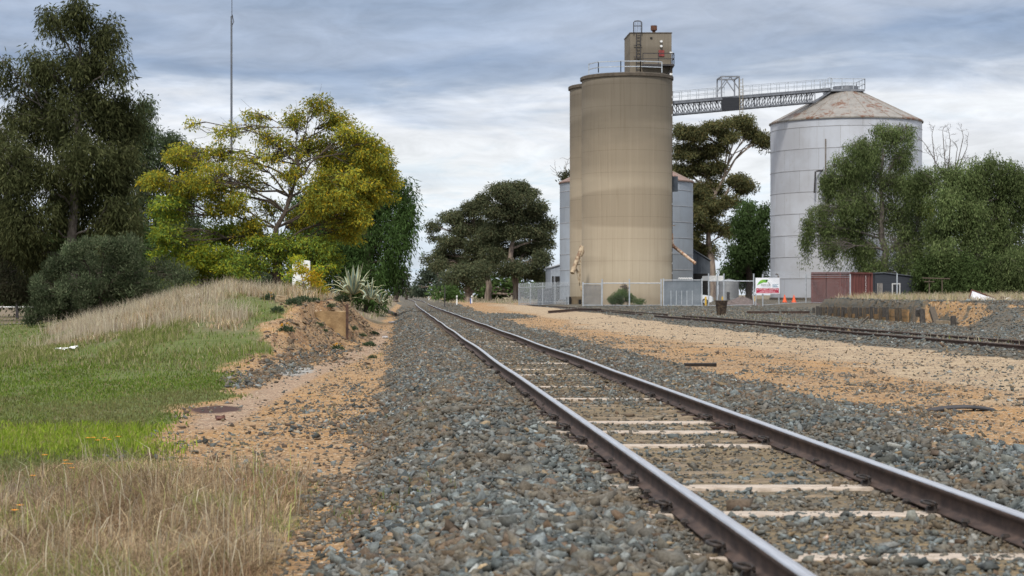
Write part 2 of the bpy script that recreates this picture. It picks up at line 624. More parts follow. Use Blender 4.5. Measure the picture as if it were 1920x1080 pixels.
def zones(X, Y):
    Xt = X - bend(Y)
    nz = fbm(X * .8, Y * .3, 51) - .5
    n2 = fbm(X * .25, Y * .08, 55) - .5
    gv = sm(-.65, .1, Xt + nz * 1.0) * (1 - sm(5.5, 6.3, Xt + nz * 1.2))
    sx = siding_x(Y)
    side_g = sm(-2.0, -.6, X - sx + nz * 1.6 + .3)
    gv = np.maximum(gv, side_g * (Y > 20))
    gv = np.maximum(gv, np.exp(-(((X - 6.8) / 1.6) ** 2 + ((Y - 124) / 9) ** 2) ** 2))          # blue gravel pile spread
    gv = np.where((Y > 205) & (Xt > 6) & (X < 16), gv * .5, gv)
    edge = mound_edge(Y)
    # bank earth cut: bare sand on its track side
    on_bank = sm(42, 46, Y)
    cut_x = np.interp(Y, [42, 47, 58, 66, 74, 90, 120], [-3.6, -3.7, -3.8, -4.0, -3.8, -3.0, -2.4])
    lawn_edge = np.interp(Y, [0, 12, 20, 27, 38, 44, 60, 120], [-2.5, -2.6, -2.8, -3.0, -3.5, -3.7, -4.0, -4.0])
    gx = np.where(Y < 44, lawn_edge, cut_x)
    veg = 1 - sm(-.7, .5, X - gx + nz * 1.9)
    verge = sm(95, 130, Y) * (1 - sm(-1.6, -.5, Xt + nz))
    veg = np.maximum(veg, verge * .8)
    far_r = sm(6.5, 9.5, Xt + n2 * 4) * sm(205, 232, Y)
    veg = np.maximum(veg, far_r)
    onb2 = sm(26.3, 27.4, X) * sm(86, 92, Y + nz * 5) * (1 - sm(122, 130, Y))
    veg = np.maximum(veg, onb2 * sm(.0, .25, nz + n2 * 1.5 - .02) * sm(94, 99, Y))
    gv = np.maximum(gv, sm(24, 25, X) * (1 - onb2 * .4)) * (1 - .8 * sm(.16, .26, fbm(X * .9, Y * .3, 61) - .38) * sm(25.9, 26.6, X) * (Y < 98)) * (1 - .85 * sm(25.85, 26.2, X) * (1 - sm(27.2, 27.8, X)) * sm(86, 89, Y) * (1 - sm(98, 99.5, Y)) * sm(.42, .58, fbm(X * 1.7, Y * .6, 63)))
    # dry grass share of the vegetation
    Xs = X * 80 / np.clip(Y, 62, 135)
    bank_h = sm(46, 66, Y) * sm(-15.2, -13.2, Xs + nz * 2) * (X < 0)
    dry = np.clip(bank_h * (.16 + .42 * sm(64, 74, Y) + .22 * sm(-9.5, -12, Xs) * sm(56, 66, Y) + 1.9 * n2 + 1.6 * nz) + .12 + n2 * .6, 0, 1)
    dry = np.where(X > 5, .75 + nz, dry)
    dry = np.maximum(dry, verge * (.9 + nz))
    fg = sm(0, 1, (20.5 + 5 * nz + 8 * n2 - Y) / 4.0) * sm(-3.9, -2.9, X + n2 * 1.8 + nz + np.interp(Y, [10, 14, 17, 22], [1.5, .55, .1, -.9])) * (1 - sm(-1.1, -.75, X + nz * .6))
    dry = np.maximum(dry, fg)
    veg = np.maximum(veg, fg)
    # path of pale sand, lighter middle of the yard, bark heap, grey ash
    pale = sm(7.6, 10.5, Xt + nz * 3 + n2 * 4) * (1 - sm(190, 215, Y)) * (1 - sm(22, 24, X))
    path = np.exp(-((X - np.interp(Y, [20, 30, 44, 60, 90], [-2.6, -2.55, -2.0, -1.0, -.9])) / .42) ** 2) * sm(22, 28, Y) * (Y < 95)
    bark = np.exp(-(((X + 2.85) / .42) ** 2 + ((Y - 29.5) / 1.2) ** 2) ** 2)
    ash = np.exp(-(((X - np.interp(Y, [40, 50], [-2.35, -2.75])) / .55) ** 2 + ((Y - 45) / 4.0) ** 2) ** 2)
    fill = (np.abs(Xt - 2.6) < .82) * (Y < 160) * (.55 + 1.2 * nz + .3)
    cut = sm(-5.0, -3.8, X) * (1 - sm(-1.4, -.8, X)) * sm(46, 50, Y) * (1 - sm(100, 112, Y))
    return dict(cut=np.clip(cut, 0, 1), fill=np.clip(fill, 0, 1), gv=np.clip(gv * (1 - veg), 0, 1), veg=np.clip(veg, 0, 1), dry=np.clip(dry, 0, 1), pale=np.clip(pale, 0, 1),
                path=np.clip(path, 0, 1), bark=np.clip(bark, 0, 1), ash=np.clip(ash, 0, 1), fg=np.clip(fg, 0, 1))


def build_ground():
    def seg(a, b, st):
        return np.arange(a, b, st)
    xs = np.concatenate([-np.geomspace(2500, 42, 26), seg(-40, -17, .9), seg(-17, -6, .22), seg(-6, 6.6, .11), seg(6.6, 24, .3),
                         seg(24, 29, .16), seg(29, 60, 1.0), np.geomspace(61, 2500, 26)])
    ys = np.concatenate([[2, 5, 7], seg(8.5, 30, .14), seg(30, 60, .3), seg(60, 132, .5), seg(132, 300, 2.5), np.geomspace(302, 5200, 36)])
    X, Y = np.meshgrid(xs, ys)
    X, Y = X.ravel(), Y.ravel()
    Z = ground_z(X, Y)
    z = zones(X, Y)
    nx, ny = len(xs), len(ys)
    i = np.arange(nx * ny).reshape(ny, nx)
    q = np.stack([i[:-1, :-1], i[:-1, 1:], i[1:, 1:], i[1:, :-1]], -1).reshape(-1, 4)
    n = NT('ground')
    p = n.pos()
    big = n.noise(p, .35, 5, .6)
    mid = n.noise(p, 2.2, 5, .65)
    fine = n.noise(p, 14, 5, .7)
    grit = n.noise(p, 55, 3, .7)
    peb = n.voro(p, 26)

    def wt(name, soft=.22):
        a = n.attr(name)
        j = n.math('MULTIPLY', n.math('SUBTRACT', n.math('ADD', n.math('MULTIPLY', mid, .5), n.math('MULTIPLY', fine, .5)), .5), .9)
        return n.step(n.math('ADD', a, j), .5 - soft, .5 + soft)
    sand = n.mix(n.step(big, .35, .65), (.365, .208, .086), (.315, .197, .102))
    sand = n.mix(n.step(mid, .5, .72), sand, (.235, .145, .08))
    pale = n.mix(n.step(mid, .38, .68), (.405, .305, .195), (.33, .235, .15))
    sand = n.mix(wt('pale', .35), sand, pale)
    sand = n.mix(wt('path'), sand, (.33, .225, .15))
    vp = n.voro(p, 34)
    pv = n.xyz(vp)[0]
    sand = n.mix(n.math('MULTIPLY', n.step(pv, .72, .76), n.step(mid, .38, .58)), sand, n.mix(n.step(pv, .86, .88), (.085, .075, .062), (.15, .10, .06)))
    sand = n.mix(n.step(n.xyz(vp)[1], .9, .92), sand, (.50, .40, .28))
    sand = n.mix(n.step(fine, .55, .70), sand, n.mix(1.0, sand, (.55, .53, .53), 'MULTIPLY'))
    sand = n.mix(n.step(grit, .56, .66), sand, n.mix(1.0, sand, (.45, .46, .5), 'MULTIPLY'))
    sand = n.mix(n.step(grit, .36, .28), sand, n.mix(1.0, sand, (1.25, 1.25, 1.2), 'MULTIPLY'))
    sand = n.mix(n.math('MULTIPLY', n.step(n.noise(p, 1.5, 6, .7, (1, .5, 1)), .50, .62), n.attr('cut')), sand, (.17, .095, .05))  # dark brown patches: earth colour variation plus painted shade of hollows
    sand = n.mix(wt('ash'), sand, n.mix(mid, (.36, .35, .32), (.22, .20, .18)))
    sand = n.mix(wt('bark'), sand, n.mix(fine, (.10, .055, .045), (.045, .028, .025)))
    pc = n.xyz(peb)[0]
    grav = n.ramp(pc, [(0, (.05, .055, .05)), (.35, (.10, .105, .095)), (.6, (.16, .165, .155)), (.8, (.17, .125, .08)), (1, (.25, .24, .21))])
    grav = n.mix(n.step(mid, .42, .7), grav, (.21, .15, .085))
    col = n.mix(wt('gv'), sand, n.mix(.35, grav, (.02, .02, .017)))  # gravel base mixed towards black: painted shadow between the stones
    col = n.mix(wt('fill', .3), col, n.mix(n.step(pv, .6, .7), n.mix(n.step(mid, .35, .65), (.19, .145, .085), (.115, .09, .06)), n.mix(n.xyz(vp)[1], (.085, .085, .075), (.30, .21, .11))))
    green = n.mix(n.step(mid, .3, .7), (.085, .105, .030), (.125, .145, .045))
    green = n.mix(n.step(big, .55, .75), green, (.16, .14, .075))
    dry = n.mix(n.step(fine, .3, .7), (.22, .175, .12), (.13, .10, .07))
    veg = n.mix(wt('dry', .35), green, dry)
    col = n.mix(wt('veg'), col, veg)
    n.bump(n.math('ADD', n.math('MULTIPLY', fine, .7), n.math('MULTIPLY', grit, .35)), .8, .05)
    m = n.done(col, .95, 0, .15)
    z.pop('fg')
    o = np_mesh('ground', np.stack([X, Y, Z], 1), [q], m, attrs=z, smooth=True)
    tag(o, kind='structure')


build_ground()


# ---------------------------------------------------------------- ballast and loose stones (nobody could count them)
def stone_kit(kind):
    r = np.random.default_rng(5)
    kits = []
    t = (1 + 5 ** .5) / 2
    ico = np.array([(-1, t, 0), (1, t, 0), (-1, -t, 0), (1, -t, 0), (0, -1, t), (0, 1, t), (0, -1, -t), (0, 1, -t), (t, 0, -1), (t, 0, 1), (-t, 0, -1), (-t, 0, 1)]) / 1.9
    icf = np.array([(0, 11, 5), (0, 5, 1), (0, 1, 7), (0, 7, 10), (0, 10, 11), (1, 5, 9), (5, 11, 4), (11, 10, 2), (10, 7, 6), (7, 1, 8), (3, 9, 4), (3, 4, 2), (3, 2, 6), (3, 6, 8), (3, 8, 9), (4, 9, 5), (2, 4, 11), (6, 2, 10), (8, 6, 7), (9, 8, 1)])
    octv = np.array([(1, 0, 0), (-1, 0, 0), (0, 1, 0), (0, -1, 0), (0, 0, 1), (0, 0, -1.0)])
    octf = np.array([(0, 2, 4), (2, 1, 4), (1, 3, 4), (3, 0, 4), (2, 0, 5), (1, 2, 5), (3, 1, 5), (0, 3, 5)])
    for _ in range(10):
        if kind == 'ico' and _ % 2:
            v = np.array([(x, y, z_) for x in (-.7, .7) for y in (-.7, .7) for z_ in (-.7, .7)]) * (1 + r.uniform(-.45, .35, (8, 1))) + r.normal(0, .2, (8, 3))
            kits.append((v, np.array([(0, 1, 3), (0, 3, 2), (4, 6, 7), (4, 7, 5), (0, 4, 5), (0, 5, 1), (2, 3, 7), (2, 7, 6), (0, 2, 6), (0, 6, 4), (1, 5, 7), (1, 7, 3)])))
        elif kind == 'ico':
            v = ico * (1 + r.uniform(-.32, .25, (12, 1))) + r.normal(0, .08, (12, 3))
            # crushed rock: shear off flat facets
            for _k in range(4):
                d = r.normal(size=3)
                d /= np.linalg.norm(d)
                h = r.uniform(.45, .75)
                s_ = v @ d
                v = v - np.clip(s_ - h, 0, None)[:, None] * d
            kits.append((v, icf))
        else:
            v = octv * r.uniform(.6, 1.15, (6, 1)) + r.normal(0, .22, (6, 3))
            kits.append((v, octf))
    return kits


KI, KO = stone_kit('ico'), stone_kit('oct')
STONE_COLS = np.array([(.135, .150, .145), (.105, .122, .122), (.175, .195, .195), (.125, .13, .115), (.085, .092, .088), (.155, .105, .068), (.13, .095, .07),
                       (.15, .135, .105), (.23, .235, .22), (.22, .165, .10)])


def stones(name, X, Y, size, mix, kit, lift=.25, flat=(.35, .85), parent=None, zoff=0.0):
    n = len(X)
    r = np.random.default_rng(n)
    Z = ground_z(X, Y) + zoff
    which = r.integers(0, 10, n)
    ci = r.choice(len(STONE_COLS), n, p=np.array(mix) / np.sum(mix))
    cols = STONE_COLS[ci] * r.lognormal(-.04, .34, (n, 1))
    Vs, Fs, Cs = [], [], []
    off = 0
    for k in range(10):
        idx = np.where(which == k)[0]
        if not len(idx):
            continue
        v, f = kit[k]
        m = len(idx)
        a = r.uniform(0, 2 * np.pi, m)
        tx, ty = r.normal(0, .45, m), r.normal(0, .45, m)
        S = size[idx][:, None] * np.stack([r.uniform(.7, 1.7, m), r.uniform(.6, 1.2, m), r.uniform(*flat, m)], 1)
        vv = v[None] * S[:, None, :]
        # tilt, then spin
        cx, sx_ = np.cos(tx)[:, None], np.sin(tx)[:, None]
        y, zz = vv[..., 1] * cx - vv[..., 2] * sx_, vv[..., 1] * sx_ + vv[..., 2] * cx
        cy, sy = np.cos(ty)[:, None], np.sin(ty)[:, None]
        x, zz = vv[..., 0] * cy + zz * sy, -vv[..., 0] * sy + zz * cy
        ca, sa = np.cos(a)[:, None], np.sin(a)[:, None]
        x, y = x * ca - y * sa, x * sa + y * ca
        w = np.stack([x + X[idx][:, None], y + Y[idx][:, None], zz + (Z[idx] + size[idx] * lift)[:, None]], -1)
        Vs.append(w.reshape(-1, 3))
        Fs.append((f[None] + (np.arange(m) * len(v))[:, None, None] + off).reshape(-1, 3))
        Cs.append(np.repeat(cols[idx], len(f), 0))
        off += m * len(v)
    o = np_mesh(name, np.concatenate(Vs), [np.concatenate(Fs)], STONE, parent, col=np.concatenate(Cs))
    return o


BLUE = [9, 9, 6, 7, 7, 1.5, 2.2, 3.5, 1.6, 1.0]
WARM = [4, 4, 3, 4, 4, 3, 3, 4, 2, 4]
DARKMIX = [3, 3, 1, 3, 5, 3.5, 3, 3, .8, 3]


def scatter(n, x0, x1, y0, y1, dens, power=0.0, seed=0):
    """random points in a strip, thinned by dens(X, Y) in 0..1; power>0 packs them towards the camera"""
    r = np.random.default_rng(seed)
    u = r.random(n)
    if power:
        a, b = y0 ** -power, y1 ** -power
        Y = (a + (b - a) * u) ** (-1 / power)
    else:
        Y = y0 + (y1 - y0) * u
    X = r.uniform(x0, x1, n)
    keep = r.random(n) < dens(X, Y)
    return X[keep], Y[keep], r


RAIL_L, RAIL_R = 1.764, 3.433


def shoulder(X, Y):
    nz = fbm(X * 1.2, Y * .5, 51) - .5
    d = sm(-.60, .25, X + nz * .9) * (1 - sm(5.2, 6.2, X + nz * 1.3))
    near_rail = np.minimum(np.abs(X - RAIL_L), np.abs(X - RAIL_R))
    inside = (X > RAIL_L) & (X < RAIL_R)
    d = np.where(inside, np.where(Y > 40, .8, .42 + .9 * nz), d)
    d = np.where(near_rail < .09, 0, d)
    return d


def build_stones():
    X, Y, r = scatter(20000, -1.2, .7, 9, 24, lambda X, Y: shoulder(X, Y) * (1 - sm(.0, .6, X)) , 1.2, 31)
    o = stones('ballast_stones', X, Y, np.clip(r.lognormal(math.log(.020), .45, len(X)), .008, .05), WARM, KI, .3)
    tag(o, 'brown stained ballast fines along the left toe of the near ballast', 'gravel', kind='stuff')
    X, Y, r = scatter(52000, -1.2, 6.4, 9, 24, lambda X, Y: shoulder(X, Y) * (.35 + .65 * sm(-.2, .5, X)), 1.2, 1)
    s = r.lognormal(math.log(.0215), .40, len(X))
    ins = (X > 1.5) & (X < 3.7)
    s[ins] *= r.uniform(.4, .85, ins.sum())
    o = stones('ballast_stones', X, Y, np.clip(s, .01, .062), BLUE, KI, .35)
    tag(o, 'blue grey crushed rock ballast heaped along the near rails', 'gravel', kind='stuff')
    X, Y, r = scatter(74000, -1.2, 6.4, 24, 72, shoulder, 1.0, 2)
    s = r.lognormal(math.log(.030), .36, len(X))
    ins = (X > 1.5) & (X < 3.7)
    s[ins] *= .75
    o = stones('ballast_stones', X, Y, np.clip(s, .012, .07), [6, 6, 4, 6, 6, 4, 4, 5, 1.6, 3.4], KO, .35)
    tag(o, 'grey brown ballast along the middle distance of the main line', 'gravel', kind='stuff')
    X, Y, r = scatter(42000, -1.2, 6.2, 72, 230, shoulder, .6, 3)
    s = r.lognormal(math.log(.055), .3, len(X))
    ins = (X > 1.5) & (X < 3.7)
    s[ins] *= .7
    o = stones('ballast_stones', X + bend(Y), Y, np.clip(s, .02, .1), [5, 5, 3, 6, 5, 3, 3, 4, 1.5, 2], KO, .2)
    tag(o, 'brownish ballast far along the main line towards the trees', 'gravel', kind='stuff')

    def loose(X, Y):
        nz = fbm(X * .9, Y * .35, 77)
        l = np.where(X < 2, .16 + .85 * (sm(-2.1, -.4, X)) * sm(.35, .7, nz), .14 + .85 * sm(.42, .64, nz) * (1 - sm(6.5, 10.5, X + 4 * (nz - .5))) + .35 * sm(.62, .8, nz))
        z = zones(X, Y)
        l = l * (1 - z['veg']) * (1 - .8 * z['path'])
        return l * ((X < -.2) | (X > 5.2))
    X, Y, r = scatter(56000, -3.4, 0, 9.5, 110, loose, .8, 4)
    o = stones('loose_stones', X, Y, np.clip(r.lognormal(math.log(.019), .5, len(X)), .006, .07), DARKMIX, KO, .2)
    tag(o, 'dark loose stones scattered over the orange sand beside the bank', 'gravel', kind='stuff')
    X, Y, r = scatter(110000, 5.2, 15.5, 17, 120, loose, .8, 5)
    o = stones('loose_stones', X, Y, np.clip(r.lognormal(math.log(.018), .5, len(X)), .006, .07), WARM, KO, .15)
    tag(o, 'small loose stones scattered over the pale sand yard', 'gravel', kind='stuff')

    def sid(X, Y):
        sx = siding_x(Y)
        nz = fbm(X * .8, Y * .3, 51) - .5
        d = sm(-2.1, -.5, X - sx + nz * 1.6)
        nr = np.minimum(np.abs(X - sx), np.abs(X - sx - 1.67))
        d = np.where(nr < .09, 0, d)
        return np.where((X > sx) & (X < sx + 1.67), d * .35, d) * (1 - .8 * ((X > 25.5) & (Y < 124)))
    X, Y, r = scatter(70000, 11.5, 34, 44, 178, sid, .2, 6)
    o = stones('siding_gravel', X, Y, np.clip(r.lognormal(math.log(.045), .35, len(X)), .015, .1), BLUE, KO, .25)
    tag(o, 'blue grey gravel around the rusty siding', 'gravel', kind='stuff')

    def bank(X, Y):
        z = zones(X, Y)
        return np.maximum(z['gv'], .75 * (X < 29)) * (.45 + .6 * sm(.35, .6, fbm(X * .9, Y * .5, 91)))
    X, Y, r = scatter(20000, 24.5, 36, 72, 118, bank, .5, 8)
    o = stones('bank_gravel', X, Y, np.clip(r.lognormal(math.log(.05), .35, len(X)), .02, .12), BLUE, KO, .3)
    tag(o, 'blue grey gravel spilling over the bank behind the timber wall', 'gravel', kind='stuff')

    def heap(X, Y):
        return np.exp(-(((X - 6.8) / 1.5) ** 2 + ((Y - 124) / 8) ** 2) ** 2)
    X, Y, r = scatter(5000, 4.8, 8.8, 112, 136, heap, 0, 9)
    o = stones('spilt_gravel', X, Y, np.clip(r.lognormal(math.log(.05), .3, len(X)), .02, .1), BLUE, KO, .3)
    tag(o, 'patch of blue gravel spread on the orange ground beyond the track', 'gravel', kind='stuff')

    def foot(X, Y):
        z = zones(X, Y)
        return (1 - z['veg']) * np.exp(-((X - np.interp(Y, [38, 50, 60], [-3.3, -2.6, -1.9])) / .5) ** 2)
    X, Y, r = scatter(9000, -4.4, -1.2, 36, 60, foot, 0, 10)
    o = stones('bank_debris', X, Y, np.clip(r.lognormal(math.log(.034), .45, len(X)), .012, .09), DARKMIX, KO, .3)
    tag(o, 'dark stony debris along the foot of the grassy bank', 'gravel', kind='stuff')

    def clod(X, Y):
        z = zones(X, Y)
        return z['cut'] * (1 - z['veg']) * sm(.38, .6, fbm(X * 1.2, Y * .5, 95))
    X, Y, r = scatter(7000, -4.4, -.9, 47, 95, clod, 0, 12)
    o = stones('earth_clods', X, Y, np.clip(r.lognormal(math.log(.035), .55, len(X)), .012, .13), [0, 0, 0, 0, .5, 3, 3, 2, 0, 4], KO, .15)
    tag(o, 'brown earth clods crumbling down the cut sand face of the bank', 'clods', kind='stuff')


build_stones()


# ---------------------------------------------------------------- grass
def blades(name, X, Y, h, w, cols, lean=.35, curl=.4, z=None, seed=0, parent=None):
    n = len(X)
    r = np.random.default_rng(seed + n)
    Z = (ground_z(X, Y) if z is None else z) - .01
    a = r.uniform(0, 2 * np.pi, n)
    ln = np.abs(r.normal(0, lean, n))
    d = np.stack([np.cos(a), np.sin(a)], 1)
    b = r.uniform(0, 2 * np.pi, n)
    s = np.stack([np.cos(b), np.sin(b)], 1) * (w / 2)[:, None]
    base = np.stack([X, Y], 1)
    m1 = base + d * (h * ln * .35)[:, None]
    tip = base + d * (h * (ln + curl * ln))[:, None]
    V = np.empty((n, 5, 3), np.float32)
    V[:, 0, :2], V[:, 1, :2] = base - s, base + s
    V[:, 0, 2] = V[:, 1, 2] = Z
    V[:, 2, :2], V[:, 3, :2] = m1 + s * .8, m1 - s * .8
    V[:, 2, 2] = V[:, 3, 2] = Z + h * .58
    V[:, 4, :2], V[:, 4, 2] = tip, Z + h * np.sqrt(np.clip(1 - (ln * .8) ** 2, .15, 1))
    i = np.arange(n)[:, None] * 5
    q = i + np.array([0, 1, 2, 3])
    t = i + np.array([3, 2, 4])
    return np_mesh(name, V.reshape(-1, 3), [q, t], GRASS, parent, col=np.concatenate([cols, cols]))


def pick(r, n, pal, p=None, var=.22):
    pal = np.array(pal)
    return pal[r.choice(len(pal), n, p=p)] * r.uniform(1 - var, 1 + var, (n, 1))


GREENS = [(.115, .17, .030), (.135, .195, .034), (.085, .125, .026), (.18, .20, .055), (.24, .20, .10)]
BRIGHT = [(.20, .275, .030), (.24, .305, .042), (.165, .235, .030), (.27, .27, .08)]
DRYS = [(.42, .315, .19), (.54, .42, .26), (.29, .20, .115), (.36, .25, .165), (.16, .11, .07), (.42, .345, .19)]
STRAW = [(.46, .40, .28), (.40, .34, .24), (.52, .46, .34), (.36, .29, .21)]


def build_grass():
    # lawn in front of the bank
    def lawn(X, Y):
        z = zones(X, Y)
        return np.clip(z['veg'], 0, 1) * (1 - z['fg']) * (.35 + .9 * sm(.25, .55, fbm(X * .7, Y * .25, 101)))
    X, Y, r = scatter(150000, -10.5, -2.2, 12, 50, lawn, 1.0, 11)
    lush = sm(20.0, 22.0, Y) * (1 - sm(25, 26.8, Y + 1.2 * (fbm(X, Y * .4, 4) - .5)))
    h = (.028 + .0007 * Y) * r.uniform(.6, 1.5, len(X)) * (1 + .9 * lush)
    c = pick(r, len(X), GREENS, [.3, .25, .25, .12, .08])
    c = c * (.62 + .76 * fbm(X * 1.1, Y * .32, 115))[:, None]
    worn = sm(.45, .66, fbm(X * .5, Y * .16, 111))[:, None]
    c = c * (1 - worn * .6) + np.array((.165, .14, .075)) * worn * .6
    lb = (r.random(len(X)) < lush)[:, None]
    c = np.where(lb, pick(r, len(X), BRIGHT), c)
    o = blades('lawn_grass', X, Y, h, .006 + .00042 * Y * r.uniform(.6, 1.3, len(X)), c, .5, .4)
    tag(o, 'short green grass of the lawn left of the sandy path', 'grass', kind='stuff')

    def lawn2(X, Y):
        z = zones(X, Y)
        return np.clip(z['veg'], 0, 1) * (1 - z['dry'] * .8)
    X, Y, r = scatter(60000, -36, -3, 44, 165, lawn2, .8, 12)
    o = blades('far_lawn_grass', X, Y, r.uniform(.05, .15, len(X)), .010 + .00025 * Y * r.uniform(.6, 1.3, len(X)), pick(r, len(X), GREENS + [(.30, .26, .15)], None, .35), .5, .4)
    tag(o, 'green grass growing up the bank and round the dark bush', 'grass', kind='stuff')

    # tall dry grass on the bank
    def bank(X, Y):
        z = zones(X, Y)
        return z['veg'] * sm(.36, .72, z['dry']) * (X < -2.2) * (.35 + 1.0 * sm(.3, .6, fbm(X * 1.6, Y * .5, 129)))
    X, Y, r = scatter(95000, -17, -2.4, 44, 100, bank, .3, 13)
    hh = .16 + .26 * sm(62, 74, Y) * sm(-13, -8, X) + .16 * sm(.5, .7, fbm(X * .5, Y * .2, 121)) 
    c = pick(r, len(X), DRYS[:4] + STRAW[:2] + [(.17, .18, .07)], None, .38) * (.55 + .85 * fbm(X * 1.2, Y * .5, 133))[:, None]
    o = blades('dry_bank_grass', X, Y, hh * r.uniform(.5, 1.35, len(X)), r.uniform(.010, .034, len(X)), c, .5, .6)
    tag(o, 'tall dry fawn grass covering the loading bank', 'dry grass', kind='stuff')

    # pale seed heads standing above the rest
    def heads(X, Y):
        z = zones(X, Y)
        return z['veg'] * sm(.2, .6, z['dry']) * (X < -2.6) * sm(.35, .6, fbm(X * .6, Y * .25, 125))
    X, Y, r = scatter(20000, -15, -2.6, 58, 92, heads, .2, 23)
    o = blades('pale_seed_heads', X, Y, r.uniform(.35, .85, len(X)), r.uniform(.008, .02, len(X)), pick(r, len(X), STRAW + [(.40, .34, .27)]), .35, .5)
    tag(o, 'pale seeding grass stalks standing on the crest of the bank', 'dry grass', kind='stuff')

    def tufts(X, Y):
        z = zones(X, Y)
        return z['veg'] * (X < -2.6) * sm(.48, .62, fbm(X * .7, Y * .22, 127)) * sm(42, 54, Y)
    X, Y, r = scatter(70000, -13, -2.6, 40, 80, tufts, .6, 24)
    o = blades('green_bank_grass', X, Y, r.uniform(.07, .26, len(X)), r.uniform(.010, .022, len(X)), pick(r, len(X), [(.15, .185, .045), (.19, .22, .06), (.12, .15, .04), (.26, .24, .11), (.36, .30, .18)], None, .35), .5, .6)
    tag(o, 'lush green tufts among the dry grass on the front of the bank', 'grass', kind='stuff')

    # foreground tussock of dry grass
    def fg(X, Y):
        return zones(X, Y)['fg'] * (.14 + .95 * sm(.30, .5, fbm(X * 1.3, Y * .6, 131)))
    X, Y, r = scatter(85000, -4.4, -.5, 9.5, 25, fg, .9, 14)
    z = zones(X, Y)['fg']
    c = pick(r, len(X), DRYS, [.24, .2, .2, .14, .14, .08], .4)
    c = c * (.45 + 1.0 * fbm(X * 1.7, Y * .7, 147))[:, None]
    c = c * np.where(fbm(X * .9, Y * .35, 149)[:, None] > .55, np.array((.80, .72, .70)), 1.0)
    gr = (fbm(X * 1.6, Y * .7, 141) > .665)[:, None] & (r.random(len(X)) < .45)[:, None]
    c = np.where(gr, pick(r, len(X), [(.23, .27, .07), (.30, .32, .11)]), c)
    o = blades('dry_foreground_grass', X, Y, (.04 + (.02 + .20 * fbm(X * .9, Y * .4, 145)) * z) * r.uniform(.4, 1.5, len(X)), r.uniform(.003, .0085, len(X)), c, 1.0, 1.1)
    tag(o, 'matted dry brown grass filling the near left corner', 'dry grass', kind='stuff')

    X, Y, r = scatter(1500, -3.6, -.8, 10, 22, lambda X, Y: zones(X, Y)['fg'], .6, 25)
    o = blades('tall_stalks', X, Y, r.uniform(.22, .5, len(X)), r.uniform(.004, .008, len(X)), pick(r, len(X), STRAW + [(.28, .31, .10), (.20, .14, .09)], None, .3), .5, .6)
    tag(o, 'single tall straw stalks standing out of the near dry grass', 'dry grass', kind='stuff')

    # sparse weeds: track edges, path, siding
    def weeds(X, Y):
        return .5 * sm(.6, .75, fbm(X * 1.1, Y * .35, 151)) * (X > -1.6) * (X < .4)
    X, Y, r = scatter(9000, -1.8, .4, 11, 75, weeds, .9, 15)
    o = blades('trackside_weeds', X, Y, r.uniform(.03, .12, len(X)), r.uniform(.004, .009, len(X)) + .00018 * Y, pick(r, len(X), [(.16, .19, .07), (.13, .15, .06), (.28, .24, .14)]), .6, .6)
    tag(o, 'thin green weeds at the toe of the ballast', 'weeds', kind='stuff')

    def sidw(X, Y):
        sx = siding_x(Y)
        a = np.exp(-((X - sx - .85) / .7) ** 2) * .5 * sm(.45, .7, fbm(X, Y * .12, 161))
        b = sm(.5, .68, fbm(X * .4, Y * .1, 163)) * (X > sx + 2.2) * (Y > 96) * .3
        return np.clip(a + b, 0, 1)
    X, Y, r = scatter(26000, 12, 27, 44, 178, sidw, .2, 16)
    o = blades('siding_weeds', X, Y, r.uniform(.06, .26, len(X)), r.uniform(.012, .03, len(X)), pick(r, len(X), STRAW + [(.2, .22, .07)]), .6, .6)
    tag(o, 'straw coloured weeds among the rails of the siding', 'weeds', kind='stuff')

    def b2(X, Y):
        return sm(26.4, 27.5, X) * sm(.42, .6, fbm(X * .45, Y * .3, 171) + .04) * sm(94, 99, Y)
    X, Y, r = scatter(26000, 26.4, 40, 93, 121, b2, 0, 17)
    c = pick(r, len(X), STRAW + DRYS[:2] + [(.22, .24, .08)])
    o = blades('dry_wall_top_grass', X, Y, r.uniform(.08, .42, len(X)) * (.5 + 1.3 * fbm(X * 1.1, Y * .6, 173)), r.uniform(.012, .026, len(X)), c, .55, .6)
    tag(o, 'straw grass on top of the bank behind the timber wall', 'dry grass', kind='stuff')

    def farg(X, Y):
        return np.where(X < 0, (X < -1.6 + bend(Y)) * (X > -7), (X > 5.5)) * sm(.3, .55, fbm(X * .5, Y * .05, 181))
    X, Y, r = scatter(26000, -7, 26, 125, 420, farg, .5, 18)
    k = (X < 0) | (Y > 212)
    X, Y = X[k], Y[k]
    o = blades('verge_grass', X, Y, r.uniform(.12, .4, len(X)), r.uniform(.03, .08, len(X)), pick(r, len(X), STRAW + [(.2, .22, .08)]), .5, .5)
    tag(o, 'pale dry grass on the verges where the line meets the trees', 'dry grass', kind='stuff')


build_grass()

# ---------------------------------------------------------------- main line: rails and sleepers
RAIL_PROF = [(-.068, 0), (.068, 0), (.068, .012), (.018, .028), (.011, .04), (.011, .112), (.034, .124), (.036, .150), (.028, .161), (0, .164),
             (-.028, .161), (-.036, .150), (-.034, .124), (-.011, .112), (-.011, .04), (-.018, .028), (-.068, .012)]


